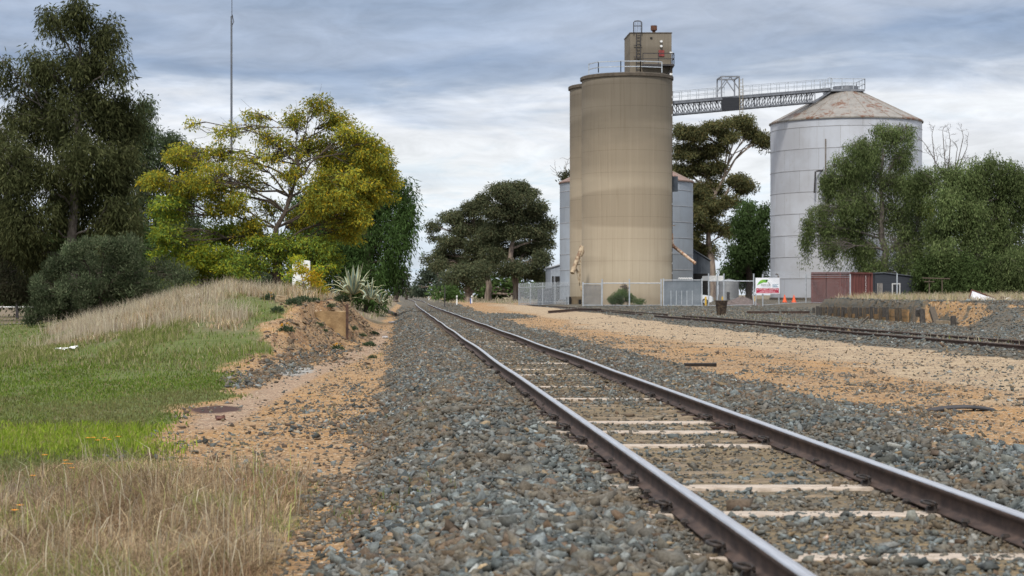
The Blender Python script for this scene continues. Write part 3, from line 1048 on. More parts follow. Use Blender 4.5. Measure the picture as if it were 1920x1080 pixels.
def rail(name, label, pts, group, shiny=True, scale=1.0):
    """pts: (x, y, z of rail top)"""
    pts = np.asarray(pts, float)
    pr = np.array(RAIL_PROF) * scale
    k, n = len(pr), len(pts)
    d = np.gradient(pts[:, :2], axis=0)
    d /= np.linalg.norm(d, axis=1)[:, None]
    s = np.stack([d[:, 1], -d[:, 0]], 1)
    V = np.zeros((n, k, 3))
    V[:, :, :2] = pts[:, None, :2] + pr[None, :, :1] * s[:, None, :]
    V[:, :, 2] = pts[:, None, 2] - .164 * scale + pr[None, :, 1]
    i = np.arange(n - 1)[:, None] * k
    j = np.arange(k)[None, :]
    q = np.stack([i + j, i + (j + 1) % k, i + k + (j + 1) % k, i + k + j], -1)
    mi = np.tile(np.isin(np.arange(k), [7, 8, 9, 10]).astype(int) * (1 if shiny else 0), n - 1)
    caps = np.stack([np.arange(k)[::-1], (n - 1) * k + np.arange(k)])
    o = np_mesh(name, V.reshape(-1, 3), [q.reshape(-1, 4), caps], [RUST, POLISH], midx=np.concatenate([mi, [0, 0]]))
    return tag(o, label, 'rail', group)


def build_track():
    y = np.concatenate([np.arange(4, 60, .8), np.arange(60, 200, 4), np.arange(200, 640, 10)])

    def wob(s):
        return np.where(y > 30, .012 * np.sin(y / 7.3 + s) + .01 * np.sin(y / 3.1 + 2 * s), 0)
    for x, s, lab in ((RAIL_L, 0, 'polished left rail of the main line beside the ballast slope'), (RAIL_R, 1.1, 'polished right rail of the main line nearer the silos')):
        rail('steel_rail', lab, np.stack([x + bend(y) + wob(s), y, wob(s + 3) * .6], 1), 'rails of the main line')
    # one pale steel sleeper with its clips, one timber sleeper with plates and spikes
    r = np.random.default_rng(3)

    def clip_parts(parent, xr, side, ysl):
        m = MB()
        c = np.array([xr + side * .075, ysl, -.135])
        t = np.linspace(-.4, 1.55 * math.pi, 14)
        loop = np.stack([c[0] + side * (.035 - .045 * np.cos(t)), c[1] + .055 * np.sin(t) * .9, c[2] + .022 + .020 * np.sin(t * .5 + .4)], 1)
        loop = np.concatenate([loop, [c + np.array([side * .0, .05, .006]), c + np.array([-side * .03, .045, .004])]])
        m.tube(loop, .0105, 7)
        m.obox(c + np.array([side * .02, 0, -.004]), (.07, .05, .036), taper=.7)
        m.build('rail_clip', CLIP, parent, True)
    Y = 4896.0 / (np.array([1082, 1037.8, 958, 908, 831.4, 805.5, 788.3, 745, 722.8, 700.8, 690.8, 679.4, 662, 648, 640]) - 553)
    names = ['nearest and widest in view', 'just beyond the nearest one', 'third from the camera', 'fourth from the camera', 'fifth from the camera', 'short and broken by gravel, sixth from the camera',
             'thinly covered, seventh from the camera', 'with yellow specks, eighth from the camera', 'ninth from the camera', 'tenth from the camera', 'eleventh from the camera',
             'twelfth from the camera', 'speckled and nearly buried, thirteenth from the camera', 'fourteenth from the camera', 'farthest of the visible ones']
    proto = None
    for i, (yy, nm) in enumerate(zip(Y, names)):
        if proto is None:
            o = thing('steel_sleeper', '', 'sleeper', (2.6, 0, -.164))
            m = MB()
            nx = 26
            xs = np.linspace(-1.10, 1.10, nx)
            prof = [(-.15, -.10), (-.115, -.004), (-.095, .0), (.095, .0), (.115, -.004), (.15, -.10)]
            V = []
            for x in xs:
                for a, b in prof:
                    V.append((2.6 + x, a + r.normal(0, .002), -.164 + b + r.normal(0, .001)))
            k = len(prof)
            m.add(V, [(a * k + j, (a + 1) * k + j, (a + 1) * k + j + 1, a * k + j + 1) for a in range(nx - 1) for j in range(k - 1)])
            m.build('sleeper_body', SLEEPER_PALE, o)
            for xr in (RAIL_L, RAIL_R):
                for side in (-1, 1):
                    clip_parts(o, xr, side, 0)
            proto = o
        else:
            o = copy_tree(proto)
        o.location.y = yy
        o.location.x = 2.6 + bend(yy)
        o.location.z = -.164 - (.004 if i in (5, 12) else 0)
        tag(o, 'pale dusty steel sleeper, ' + nm, 'sleeper', 'pale steel sleepers under the main line')
    # timber sleepers between them
    ys = []
    yf = np.sort(Y)
    for a, b in zip(yf[:-1], yf[1:]):
        n = max(1, int(round((b - a) / .66)))
        for k in range(1, n):
            ys.append(a + (b - a) * k / n)
    ys = [q for q in ys if q < 34]
    proto = None
    for i, yy in enumerate(ys):
        if proto is None or i in (1, 2, 3):
            o = thing('timber_sleeper', '', 'sleeper', (2.6, 0, -.17))
            m = MB()
            nx = 22
            xs = np.linspace(-1.06, 1.06, nx)
            V = []
            prof = [(-.12, -.12), (-.118, -.02), (-.07, .0), (-.02, -.006), (.03, .002), (.09, -.004), (.118, -.025), (.12, -.12)]
            k = len(prof)
            sag = r.uniform(-.012, .012, k)
            for x in xs:
                for jj, (a, b) in enumerate(prof):
                    V.append((2.6 + x, a + r.normal(0, .006), -.17 + b + sag[jj] + r.normal(0, .007)))
            m.add(V, [(a * k + j, (a + 1) * k + j, (a + 1) * k + j + 1, a * k + j + 1) for a in range(nx - 1) for j in range(k - 1)])
            m.build('sleeper_body', SLEEPER_WOOD, o)
            for xr in (RAIL_L, RAIL_R):
                pm = MB()
                pm.obox((xr, 0, -.164), (.30, .17, .016))
                pl = pm.build('base_plate', RUST, o)
                for side in (-1, 1):
                    sp = MB()
                    sp.obox((xr + side * .088, side * .045, -.140), (.026, .026, .05))
                    sp.obox((xr + side * .080, side * .045, -.112), (.05, .036, .018), taper=.6)
                    sp.build('dog_spike', CLIP, pl)
            protos = (protos if proto is not None else []) + [o]
            proto = o
        else:
            o = copy_tree(protos[int(r.integers(0, len(protos)))])
        o.location = (2.6 + r.normal(0, .03), yy + r.normal(0, .02), -.17 + r.uniform(-.026, -.004))
        o.rotation_euler = (0, 0, r.normal(0, .006))
        tag(o, 'weathered brown timber sleeper half buried in gravel between pale ones', 'sleeper', 'half buried timber sleepers under the main line')


build_track()


def build_siding():
    for y0, y1, lab in ((40, 119.5, 'nearest stretch'), (124, 205, 'far stretch past the silos')):
        y = np.arange(y0, y1, 2.0)
        for s, side in ((0, 'outer rusty rail next to the sand'), (1.67, 'inner rusty rail on the silo side')):
            yy = y + (7 if s and y0 < 50 else 0) * (y > 110)
            rail('siding_rail', '%s of the siding, %s' % (side, lab), np.stack([siding_x(y) + s + .02 * np.sin(y / 9 + s), y, siding_z(y) + .02 * np.sin(y / 14)], 1), 'rusty rails of the siding', False)
    p, q = P(1028, 584, 134), P(1126, 579.5, 150)
    rail('loose_rail', 'loose rusty rail lying askew on the sand in front of the silo', np.stack([np.linspace(p[0], q[0], 4), np.linspace(p[1], q[1], 4), np.array([GZ(p[0], p[1]), 0, 0, GZ(q[0], q[1])]) + np.array([.22, .0, .0, .26])], 1) if False else
         np.array([[p[0], p[1], GZ(p[0], p[1]) + .2], [(p[0] + q[0]) / 2, (p[1] + q[1]) / 2, max(GZ((p[0] + q[0]) / 2, (p[1] + q[1]) / 2), 0) + .2], [q[0], q[1], GZ(q[0], q[1]) + .26]]), None, False, 1.2)
    for a, b, lab in (((1400, 591), (1461, 589.5), 'short rusty rail end lying on the gravel left of the straw weeds'), ((1465, 590), (1518, 588.5), 'short rusty rail lying on the gravel beside the first timber post')):
        p, q = P(*a, 132), P(*b, 132)
        p[2], q[2] = GZ(p[0], p[1]) + .2, GZ(q[0], q[1]) + .2
        rail('loose_rail', lab, np.array([p, (p + q) / 2, q]), None, False, 1.1)


build_siding()

# ---------------------------------------------------------------- silos, elevator tower, conveyor
def concrete_mat(name='stained_concrete', top=22.9, off=0.0):
    n = NT(name)
    p = n.coord('Object')
    z = n.xyz(p)[2]
    lift = n.noise(p, 1.0, 3, .6, (.05, .05, .55))
    stre = n.noise(p, 1.0, 5, .65, (3.2, 3.2, .07))
    stre2 = n.noise(p, 1.0, 4, .7, (6, 6, .12))
    blot = n.noise(p, .35, 5, .6, (.5, .5, 1.6))
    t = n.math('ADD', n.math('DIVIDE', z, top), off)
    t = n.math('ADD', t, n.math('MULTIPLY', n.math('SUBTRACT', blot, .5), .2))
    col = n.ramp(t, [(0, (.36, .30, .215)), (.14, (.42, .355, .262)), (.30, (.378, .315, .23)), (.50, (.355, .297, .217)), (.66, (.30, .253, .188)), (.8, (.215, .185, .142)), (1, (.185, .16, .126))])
    col = n.mix(n.step(n.noise(p, 1.0, 1, .5, (.03, .03, .23)), .47, .53), col, n.mix(1.0, col, (.80, .79, .78), 'MULTIPLY'))
    col = n.mix(n.math('MULTIPLY', n.step(stre, .48, .66), .35), col, n.mix(1.0, col, (1.2, 1.2, 1.22), 'MULTIPLY'))
    col = n.mix(n.math('MULTIPLY', n.step(stre2, .52, .70), .5), col, n.mix(1.0, col, (.74, .71, .67), 'MULTIPLY'))
    # pour joints
    w = n.math('FRACT', n.math('MULTIPLY', n.math('ADD', z, n.math('MULTIPLY', blot, .10)), 1 / 2.16))
    col = n.mix(n.math('MULTIPLY', n.step(w, .972, .984), .6), col, n.mix(1.0, col, (.7, .68, .66), 'MULTIPLY'))
    n.bump(n.math('ADD', stre2, lift), .12, .05)
    return n.done(col, .92, 0, .15)


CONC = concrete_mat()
CONC_LIP = pmat('dark_stained_concrete', (.07, .058, .045), (.11, .09, .068), 2, .9)


def zinc_mat(name, R, ring, base=(.53, .55, .595), base2=(.46, .48, .525), rust=.35):
    n = NT(name)
    p = n.coord('Object')
    x, y, z = n.xyz(p)[0], n.xyz(p)[1], n.xyz(p)[2]
    th = n.math('MULTIPLY', n.math('ARCTAN2', x, y), R)
    cb = n.N('ShaderNodeCombineXYZ')
    n.L(th, cb.inputs[0])
    n.L(z, cb.inputs[1])
    br = n.N('ShaderNodeTexBrick')
    br.inputs['Scale'].default_value = 1.0
    br.inputs['Brick Width'].default_value = ring * 2.0
    br.inputs['Row Height'].default_value = ring
    br.inputs['Mortar Size'].default_value = .018
    br.inputs['Mortar Smooth'].default_value = .3
    br.inputs['Color1'].default_value = (*base, 1)
    br.inputs['Color2'].default_value = (*base2, 1)
    br.inputs['Mortar'].default_value = (.26, .255, .25, 1)
    n.L(cb.outputs[0], br.inputs['Vector'])
    b = n.noise(p, .22, 5, .6)
    s = n.noise(p, 1.0, 5, .65, (1.6, 1.6, .10))
    s2 = n.noise(p, .8, 6, .7)
    col = n.mix(n.step(b, .38, .66), br.outputs['Color'], n.mix(1.0, br.outputs['Color'], (.86, .84, .82), 'MULTIPLY'))
    col = n.mix(n.math('MULTIPLY', n.step(s, .55, .75), .5), col, n.mix(1.0, col, (.72, .68, .63), 'MULTIPLY'))
    col = n.mix(n.math('MULTIPLY', n.step(s2, .60, .75), rust), col, (.30, .24, .17))
    n.bump(n.math('ADD', n.math('MULTIPLY', b, .8), n.math('MULTIPLY', br.outputs['Fac'], -.5)), .3, .05)
    return n.done(col, .55, .12, .35)


def rust_roof_mat(name, base=(.265, .245, .22), rusty=(.15, .072, .042), amt=.55):
    n = NT(name)
    p = n.coord('Object')
    a = n.noise(p, .55, 6, .65)
    b = n.noise(p, 2.4, 5, .65)
    s = n.noise(p, 1.2, 5, .6, (1, 1, .2))
    f = n.math('ADD', n.math('MULTIPLY', a, .6), n.math('MULTIPLY', b, .4))
    col = n.mix(n.step(s, .4, .7), base, tuple(c * .74 for c in base))
    col = n.mix(n.step(f, .50, .60), col, tuple((c + d) / 2 for c, d in zip(base, rusty)))
    col = n.mix(n.math('MULTIPLY', n.step(f, .535, .58), 1.6 * amt, True), col, rusty)
    return n.done(col, .7, .1, .3)


def railing(m, pts, h=1.0, w=.05, post=1.8, mids=(.5,), closed=False):
    """posts and rails along a polyline of deck points"""
    pts = [np.array(p, float) for p in pts]
    prs = list(zip(pts, pts[1:] + ([pts[0]] if closed else [])))
    for p, q in (prs if closed else prs[:len(pts) - 1]):
        L_ = np.linalg.norm(q - p)
        n = max(1, int(round(L_ / post)))
        for i in range(n + 1):
            b = p + (q - p) * i / n
            m.bar(b, b + np.array([0, 0, h]), w)
        for f in (1.0,) + tuple(mids):
            m.bar(p + np.array([0, 0, h * f]), q + np.array([0, 0, h * f]), w)


def silo(label, cx, cy, R, top, with_rail, base):
    t = thing('concrete_silo', label, 'silo', (cx, cy, base), 'concrete silos')
    m = MB()
    m.lathe([(R, base - .5), (R, top - .35)], (cx, cy), 96)
    m.lathe([(R, top - .36), (0.01, top - .36)], (cx, cy), 96)
    m.build('wall', CONC, t, True)
    m = MB()
    m.lathe([(R - .05, top - .36), (R + .16, top - .34), (R + .16, top - .06), (R + .05, top), (.01, top + .25)], (cx, cy), 96)
    m.build('roof_slab', CONC_LIP, t, True)
    if with_rail:
        m = MB()
        pts = [(cx + (R - .35) * math.cos(a), cy + (R - .35) * math.sin(a), top + .05) for a in np.linspace(math.radians(200), math.radians(320), 8)]
        pts = [P(1104, 137, cy - 1.5), P(1122, 133, cy - 3.2), P(1164, 133, cy - 3.9), P(1201, 133, cy - 3.9), P(1241, 133, cy - 3.2)]
        for p in pts:
            p[2] = top + .08
        railing(m, pts, 1.05, .085, 2.2)
        m.build('handrail', GALV, t)
    return t


SILO_Y = 191.0
R1 = 84 * SILO_Y / F
S1 = ((1175 - U0) * SILO_Y / F, SILO_Y)
TOP1 = EYE + 418 * (SILO_Y - R1) / F
S2 = (22.0, 199.5)
g1 = GZ(S1[0], S1[1])
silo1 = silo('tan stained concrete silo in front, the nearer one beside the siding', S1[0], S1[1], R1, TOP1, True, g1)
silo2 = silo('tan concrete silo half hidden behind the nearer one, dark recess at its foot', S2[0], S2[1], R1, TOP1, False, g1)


def build_silo_fittings():
    # loading recess of the rear silo, built as a solid darker brown block
    m = MB()
    a, b = P(1069, 556, 193.4), P(1091, 575, 193.4)
    m.box((a[0] - .02, 193.4, b[2] - .2), (b[0] + .6, 196.5, a[2]))
    m.build('loading_plinth', pmat('dark_brown_concrete', (.14, .11, .075), (.20, .155, .10), 1.5, .9), silo2)
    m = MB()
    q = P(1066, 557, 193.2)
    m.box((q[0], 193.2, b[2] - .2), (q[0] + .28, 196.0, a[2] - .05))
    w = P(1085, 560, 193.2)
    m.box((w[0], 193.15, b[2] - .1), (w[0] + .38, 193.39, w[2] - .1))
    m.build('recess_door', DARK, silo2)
    # loading spout pointing down-left
    m = MB()
    Yp = 186.2
    p0, p1 = P(1091, 462, Yp + .4), P(1073, 512, Yp - .8)
    m.tube([p0, p0 + (p1 - p0) * .35, p0 + (p1 - p0) * .36, p0 + (p1 - p0) * .8, p0 + (p1 - p0) * .81, p1], [.17, .17, .22, .2, .25, .22], 12)
    m.tube([P(1091, 462, Yp + .4), P(1090, 472, Yp + .3), P(1088, 480, Yp + .2)], [.2, .3, .2], 10)
    sp = m.build('loading_spout', pmat('rusty_cream_spout', (.42, .33, .22), (.17, .10, .06), 2.2, .75), silo1, True)
    m = MB()
    for a, b in (((1088, 478), (1087, 536)), ((1079, 496), (1087, 536)), ((1079, 496), (1088, 496)), ((1087, 536), (1091, 548)), ((1081, 505), (1088, 515))):
        m.bar(P(*a, Yp), P(*b, Yp), .11)
    m.obox(P(1090, 540, Yp), (.28, .3, .5))
    m.obox(P(1087, 512, Yp - .05), (.12, .1, .3))
    m.build('spout_bracket', pmat('cream_bracket_paint', (.48, .40, .28), (.25, .18, .11), 3, .75), silo1)


build_silo_fittings()


def build_tower():
    x0, x1, y0, y1 = 23.56, 27.83, 197.5, 202.5
    top = EYE + 490.5 * y0 / F
    t = thing('elevator_tower', 'tall square concrete elevator tower rising above the two round silos', 'tower', (25.7, 200, g1))
    m = MB()
    m.box((x0, y0, g1 - .4), (x1, y1, top))
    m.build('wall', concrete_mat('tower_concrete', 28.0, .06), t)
    m = MB()
    m.box((x0 - .05, y0 - .05, top), (x1 + .05, y1 + .05, top + .10))
    m.build('roof_slab', CONC_LIP, t)
    Y = y0 - .08
    # caged ladder
    m = MB()
    xl, xr = P(1193, 100, Y)[0], P(1200.5, 100, Y)[0]
    zb, zt = P(1193, 133, Y)[2], P(1193, 40, Y)[2]
    for x in (xl, xr):
        m.bar((x, Y - .1, zb), (x, Y - .1, P(0, 62, Y)[2]), .07)
    for z in np.arange(zb, P(0, 62, Y)[2], .33):
        m.bar((xl, Y - .1, z), (xr, Y - .1, z), .05)
    m.build('ladder', DARKSTEEL, t)
    m = MB()
    xa, xb = P(1188, 100, Y)[0], P(1203, 100, Y)[0]
    z62 = P(0, 63, Y)[2]
    for x in (xa, xb):
        m.tube([(x, Y - .1, z62), (x, Y - .1, zt - .12), (x + (.12 if x == xa else -.12), Y - .1, zt), ((xa + xb) / 2, Y - .1, zt + .03)], .055, 6)
    for x in np.linspace(xa, xb, 6)[1:-1]:
        m.bar((x, Y - .55, z62), (x, Y - .45, zt), .03)
    for zz in (P(0, 49, Y)[2], P(0, 85, Y)[2], P(0, 107, Y)[2]):
        m.bar((xa, Y - .1, zz), (xb, Y - .1, zz), .07)
    m.build('ladder_cage', DARKSTEEL, t)
    # balcony
    m = MB()
    bx0, bx1 = P(1203, 100, Y)[0], P(1260, 100, Y)[0] + .1
    zd = P(0, 121, Y - .7)[2]
    m.box((bx0, y0 - 1.2, zd - .18), (bx1, y0 - .003, zd))
    m.bar((bx1 - .1, y0 - 1.1, zd - .2), (bx1 - 1.0, y0 - .05, zd - 1.6), .12)
    bl = m.build('balcony', DARKSTEEL, t)
    m = MB()
    railing(m, [(bx0, y0 - 1.15, zd), (bx1 - .05, y0 - 1.15, zd), (bx1 - .05, y0 - .05, zd)], 1.1, .075, 1.6)
    m.build('balcony_railing', DARKSTEEL, bl)
    m = MB()
    a, b = P(1235, 94, Y), P(1245.5, 105.5, Y)
    m.box((a[0], Y - .02, b[2]), (b[0], y0 - .003, a[2]))
    m.build('red_hatch', pmat('faded_red_paint', (.26, .05, .045), (.16, .035, .035), 3, .7), t)
    m = MB()
    for v in (78, 87):
        c = P(1239.5, v, Y)
        m.tube([c + np.array([0, .07, 0]), c + np.array([0, -.25, 0])], [.13, .12], 10)
    m.build('wall_lamp', WHITE, t, True)
    m = MB()
    a = P(1221, 71, Y)
    m.box((a[0] - .1, Y, a[2] - .09), (a[0] + .12, y0 - .003, a[2] + .08))  # near-black plate on the wall paints the shade inside the vent
    m.build('vent_hole_shade', DARK, t)
    m = MB()
    c = P(1226, 61, y0 + 1.5)
    m.lathe([(.16, top + .05), (.16, top + .42), (.33, top + .52), (.33, top + 1.0), (.02, top + 1.04)], (c[0], y0 + 1.5), 16)
    m.build('vent_cap', pmat('rust_brown', (.13, .055, .03), (.07, .035, .025), 5, .8), t, True)
    # conduit with white brackets down the right edge, grey dust cyclone, discharge pipe
    m = MB()
    xs = P(1258.5, 0, 196.9)[0]
    m.box((xs - .1, 196.85, g1), (xs + .13, 197.49, top - 3.2))
    m.build('conduit', pmat('brown_conduit', (.11, .085, .06), (.16, .12, .08), 1.5, .85), t)
    m = MB()
    for v in (99, 139, 182, 197, 216, 248, 288, 382, 474, 494, 512):
        c = P(1258, v, 196.75)
        m.box((c[0] - .13, 196.7, c[2] - .1), (c[0] + .15, 196.84, c[2] + .1))
    m.build('cable_bracket', WHITE, t)
    m = MB()
    a, b = P(1263.5, 331, 196), P(1263.5, 359, 196)
    m.lathe([(.01, b[2]), (.42, b[2]), (.42, a[2]), (.01, a[2])], (a[0], 196), 20)
    m.build('dust_collector', pmat('blue_grey_paint', (.085, .10, .12), (.12, .135, .15), 2, .5, .1), t, True)
    m = MB()
    m.tube([P(1259.5, 438, 196.4), P(1260.5, 456, 196.3), P(1263, 462, 196.1), P(1299, 490, 194.5), P(1304, 494, 194.3)], [.15, .15, .17, .15, .17], 10)
    m.bar(P(1257, 423, 196.6), P(1266, 423, 196.4), .07)
    m.build('discharge_pipe', pmat('rust_streaked_white_pipe', (.62, .50, .38), (.27, .11, .05), 2.5, .7), t, True)


build_tower()


def steel_silo(name, label, cx, cy, R, eave, apex, rtop, base, ring, seams_, roofmat, wallmat, cat='silo'):
    t = thing(name, label, cat, (cx, cy, base), 'steel silos')
    m = MB()
    m.lathe([(R, base + .25), (R, eave)], (cx, cy), 128)
    m.build('wall', wallmat, t, True)
    m = MB()
    m.lathe([(R + .12, base - .5), (R + .12, base + .26), (R - .2, base + .28)], (cx, cy), 96)
    m.build('footing', CONC_LIP, t)
    m = MB()
    z = base + ring
    while z < eave - .2:
        m.lathe([(R + .004, z - .035), (R + .035, z - .02), (R + .035, z + .02), (R + .004, z + .035)], (cx, cy), 96)
        z += ring
    m.build('hoop_band', pmat(name + '_seam', (.30, .30, .31), (.40, .40, .41), 2, .6, .2), t)
    m = MB()
    m.lathe([(R - .1, eave - .02), (R + .16, eave - .10), (R + .16, eave + .04), (rtop, apex), (.01, apex + .02)], (cx, cy), 128)
    rf = m.build('roof', roofmat, t, True)
    m = MB()
    for i in range(seams_):
        a = 2 * math.pi * (i + .35) / seams_
        c, s = math.cos(a), math.sin(a)
        m.bar((cx + (R + .16) * c, cy + (R + .16) * s, eave + .05), (cx + rtop * c, cy + rtop * s, apex + .01), .06)
    m.build('roof_seam', pmat(name + '_roof_seam', (.20, .15, .11), (.30, .27, .24), 2, .7), rf)
    return t


BIG = ((1585.5 - U0) * 213 / F, 213.0)
BIGR = 138.5 * 213 / F
EAVE = EYE + 321.5 * 213 / F
APEX = EYE + 384 * 213 / F


def build_steel():
    base = GZ(*BIG)
    t = steel_silo('steel_silo', 'huge white steel silo with rust streaked conical roof behind the pepper trees', BIG[0], BIG[1], BIGR, EAVE, APEX - .1, 1.45, base,
                   41.2 * 204 / F, 24, rust_roof_mat('rust_streaked_roof'), zinc_mat('pale_zinc', BIGR, 41.2 * 204 / F))
    m = MB()
    cx, cy = BIG
    m.lathe([(1.38, APEX - .3), (1.38, APEX + .38), (.01, APEX + .4)], BIG, 32)
    m.build('roof_collar', GREYSTEEL, t, True)
    m = MB()
    zd = EYE + 386 * 211 / F
    x0, x1 = (1558 - U0) * 211 / F, (1622 - U0) * 211 / F
    y0, y1 = cy - 1.9, cy + 2.0
    m.box((x0, y0, zd - .22), (x1, y1, zd))
    d = m.build('roof_platform', GREYSTEEL, t)
    m = MB()
    railing(m, [(x0, y0, zd), (x1, y0, zd), (x1, y1, zd), (x0, y1, zd)], 1.15, .065, 1.25)
    m.build('platform_railing', GALV, d)
    # cable duct and door ladder on the wall
    m = MB()
    a = 258
    p = P(1548, 0, cy - math.sqrt(BIGR ** 2 - ((1548 - U0) * 206 / F - cx) ** 2) - .06)
    m.bar((p[0], p[1], base + 8), (p[0], p[1], EAVE - 2.3), .12)
    q0, q1 = P(1459.5, 519, 208.5), P(1459.5, 565, 208.5)
    m.tube([P(1454.5, 514, 208.6), P(1458, 514, 208.5), q0, q1], .09, 8)
    m.build('wall_pipe', pmat('brown_pipe', (.10, .075, .055), (.20, .18, .16), 3, .7), t)
    m = MB()
    c0, c1 = P(1529, 322, 205.6), P(1527, 362, 205.6)
    m.tube([c0 + np.array([1.2, .5, .2]), c0 + np.array([.3, .1, .1]), c0, c1], .10, 8)
    m.tube([P(1552, 330, 205.2), P(1552.5, 395, 205.2)], .07, 8)
    m.build('grain_pipe', DARKSTEEL, t)
    # galvanised silo behind the concrete ones
    cx2, cy2 = (1174 - U0) * 232 / F, 232.0
    steel_silo('galvanised_silo', 'squat galvanised silo behind the concrete pair, showing on both sides', cx2, cy2, 124 * 232 / F, EYE + 210 * 232 / F, 18.6, .6, GZ(cx2, cy2), 30 * 226 / F, 20,
               rust_roof_mat('brown_rust_roof', (.25, .165, .135), (.17, .085, .06), .7), zinc_mat('blue_zinc', 8.0, 30 * 226 / F, (.36, .40, .45), (.28, .315, .36), .12))


build_steel()


def build_conveyor():
    t = thing('conveyor_gantry', 'grey steel conveyor bridge from the tower across to the white silo', 'conveyor', (38, 200, 17))
    a = P(1259.5, 194.5, 198.8)
    b = P(1556, 169.5, 212.2)
    wy = .75
    up = np.array([0, 0, 1.0])
    dn = np.array([0, 0, -1.16])
    d = (b - a)
    m = MB()
    L_ = np.linalg.norm(d)
    n = 26
    for s in (-wy, wy):
        off = np.array([0, s, 0])
        e = a + d * .89
        m.bar(a + off, b + off, .20)
        m.bar(a + off + dn, e + off + dn, .15)
        m.bar(e + off + dn, b + off + np.array([0, 0, -.15]), .13)
        m.bar(a + d * .96 + off + np.array([0, 0, -.5]), b + off + np.array([0, 0, -.1]), .09)
        for i in range(n + 1):
            f = i / n * .89
            p = a + d * f + off
            m.bar(p, p + dn, .085 if i % 5 else .13)
            if i < n:
                q = a + d * ((i + 1) / n * .89) + off
                m.bar(*((p, q + dn) if f < .31 else (p + dn, q)), .065)
    for i in range(n + 1):
        p = a + d * (i / n)
        m.bar(p + np.array([0, -wy, 0]), p + np.array([0, wy, 0]), .08)
        if i / n < .89:
            m.bar(p + np.array([0, -wy, 0]) + dn, p + np.array([0, wy, 0]) + dn, .07)
    m.build('truss', GREYSTEEL, t)
    m = MB()
    nrm = up
    m.add([a + np.array([0, -wy, .13]), b + np.array([0, -wy, .13]), b + np.array([0, wy, .13]), a + np.array([0, wy, .13]),
           a + np.array([0, -wy, .22]), b + np.array([0, -wy, .22]), b + np.array([0, wy, .22]), a + np.array([0, wy, .22])],
          [(0, 1, 2, 3), (7, 6, 5, 4), (0, 4, 5, 1), (2, 6, 7, 3), (1, 5, 6, 2), (0, 3, 7, 4)])
    m.build('walkway', pmat('grey_walkway', (.20, .21, .23), (.26, .27, .29), 2, .6), t)
    m = MB()
    for s in (-wy, wy):
        railing(m, [a + np.array([0, s, .2]), a + d * .31 + np.array([0, s, .2])], 1.0, .05, 1.15)
        railing(m, [a + d * .43 + np.array([0, s, .2]), b + np.array([0, s, .2])], 1.0, .05, 1.3)
    # gate and hoop by the silo
    for u in (1538, 1547):
        p = P(u, 170, 211)
        m.bar(p, p + np.array([0, 0, 1.1]), .09)
    th = np.linspace(0, 2 * math.pi, 15)
    c = P(1556, 151, 211)
    m.tube([c + np.array([.28 * math.cos(q), 0, .36 * math.sin(q)]) for q in th], .035, 6)
    m.build('handrail', GALV, t)
    # drive frame and wind-board
    f0, f1 = P(1352, 0, 202.3)[0], P(1385, 0, 202.3)[0]
    y0, y1 = 202.0, 204.8
    zt = P(0, 143.5, 202)[2]
    zb = P(0, 183, 202)[2]
    m = MB()
    for x in (f0, f1):
        for y in (y0, y1):
            m.bar((x, y, zb - .3), (x, y, zt), .13)
        m.bar((x, y0, zt), (x, y1, zt), .12)
    for y in (y0, y1):
        m.bar((f0, y, zt), (f1, y, zt), .14)
        mid = (f0 + f1) / 2
        m.bar((mid, y, zt), (f0, y, zt - 1.35), .09)
        m.bar((mid, y, zt), (f1, y, zt - 1.35), .09)
    m.build('drive_frame', GREYSTEEL, t)
    m = MB()
    m.box((f0, y0 - .09, P(0, 206.5, 202)[2]), (f1, y0 - .02, zb + .02))
    m.build('cover_panel', pmat('charcoal_sheet', (.018, .02, .024), (.03, .032, .038), 2, .5, 0, (.3, .3, 9)), t)
    m = MB()
    for x in (P(1386.5, 0, 202)[0], P(1392.5, 0, 202)[0]):
        m.bar((x, y0 - .1, P(0, 214, 202)[2]), (x, y0 - .1, P(0, 147, 202)[2]), .06)
    for v in range(150, 214, 6):
        z = P(0, v, 202)[2]
        m.bar((P(1386.5, 0, 202)[0], y0 - .1, z), (P(1392.5, 0, 202)[0], y0 - .1, z), .04)
    m.build('ladder', pmat('yellowed_steel', (.20, .16, .10), (.26, .24, .2), 3, .7), t)


build_conveyor()

# ---------------------------------------------------------------- sheds, container, huts
def sheet_mat(name, c1, c2, pitch=.2, axis=0, rough=.55):
    n = NT(name)
    p = n.coord('Object')
    w = n.math('SINE', n.math('MULTIPLY', n.xyz(p)[axis], 2 * math.pi / pitch))
    f = n.noise(p, 1.2, 5, .6)
    n.bump(w, .6, .03)
    return n.done(n.mix(n.step(f, .35, .65), c1, c2), rough, .15, .3)


def gable_shed(name, label, cat, x0, x1, y0, y1, base, eave, ridge, ridge_x, wall, roof, parts=()):
    t = thing(name, label, cat, ((x0 + x1) / 2, (y0 + y1) / 2, base))
    m = MB()
    m.prism([(x0, base), (x1, base), (x1, eave[1]), (ridge_x, ridge), (x0, eave[0])], y0, y1, 0, 1)
    m.build('wall', wall, t)
    m = MB()
    e = .12
    for (xa, za), (xb, zb) in (((x0 - .1, eave[0] - .02), (ridge_x, ridge)), ((ridge_x, ridge), (x1 + .1, eave[1] - .02))):
        if abs(xa - xb) < .15:
            continue
        m.prism([(xa, za + .01), (xb, zb + .01), (xb, zb + e), (xa, za + e)], y0 - .2, y1 + .2, 0, 1)
    m.build('roof', roof, t)
    return t


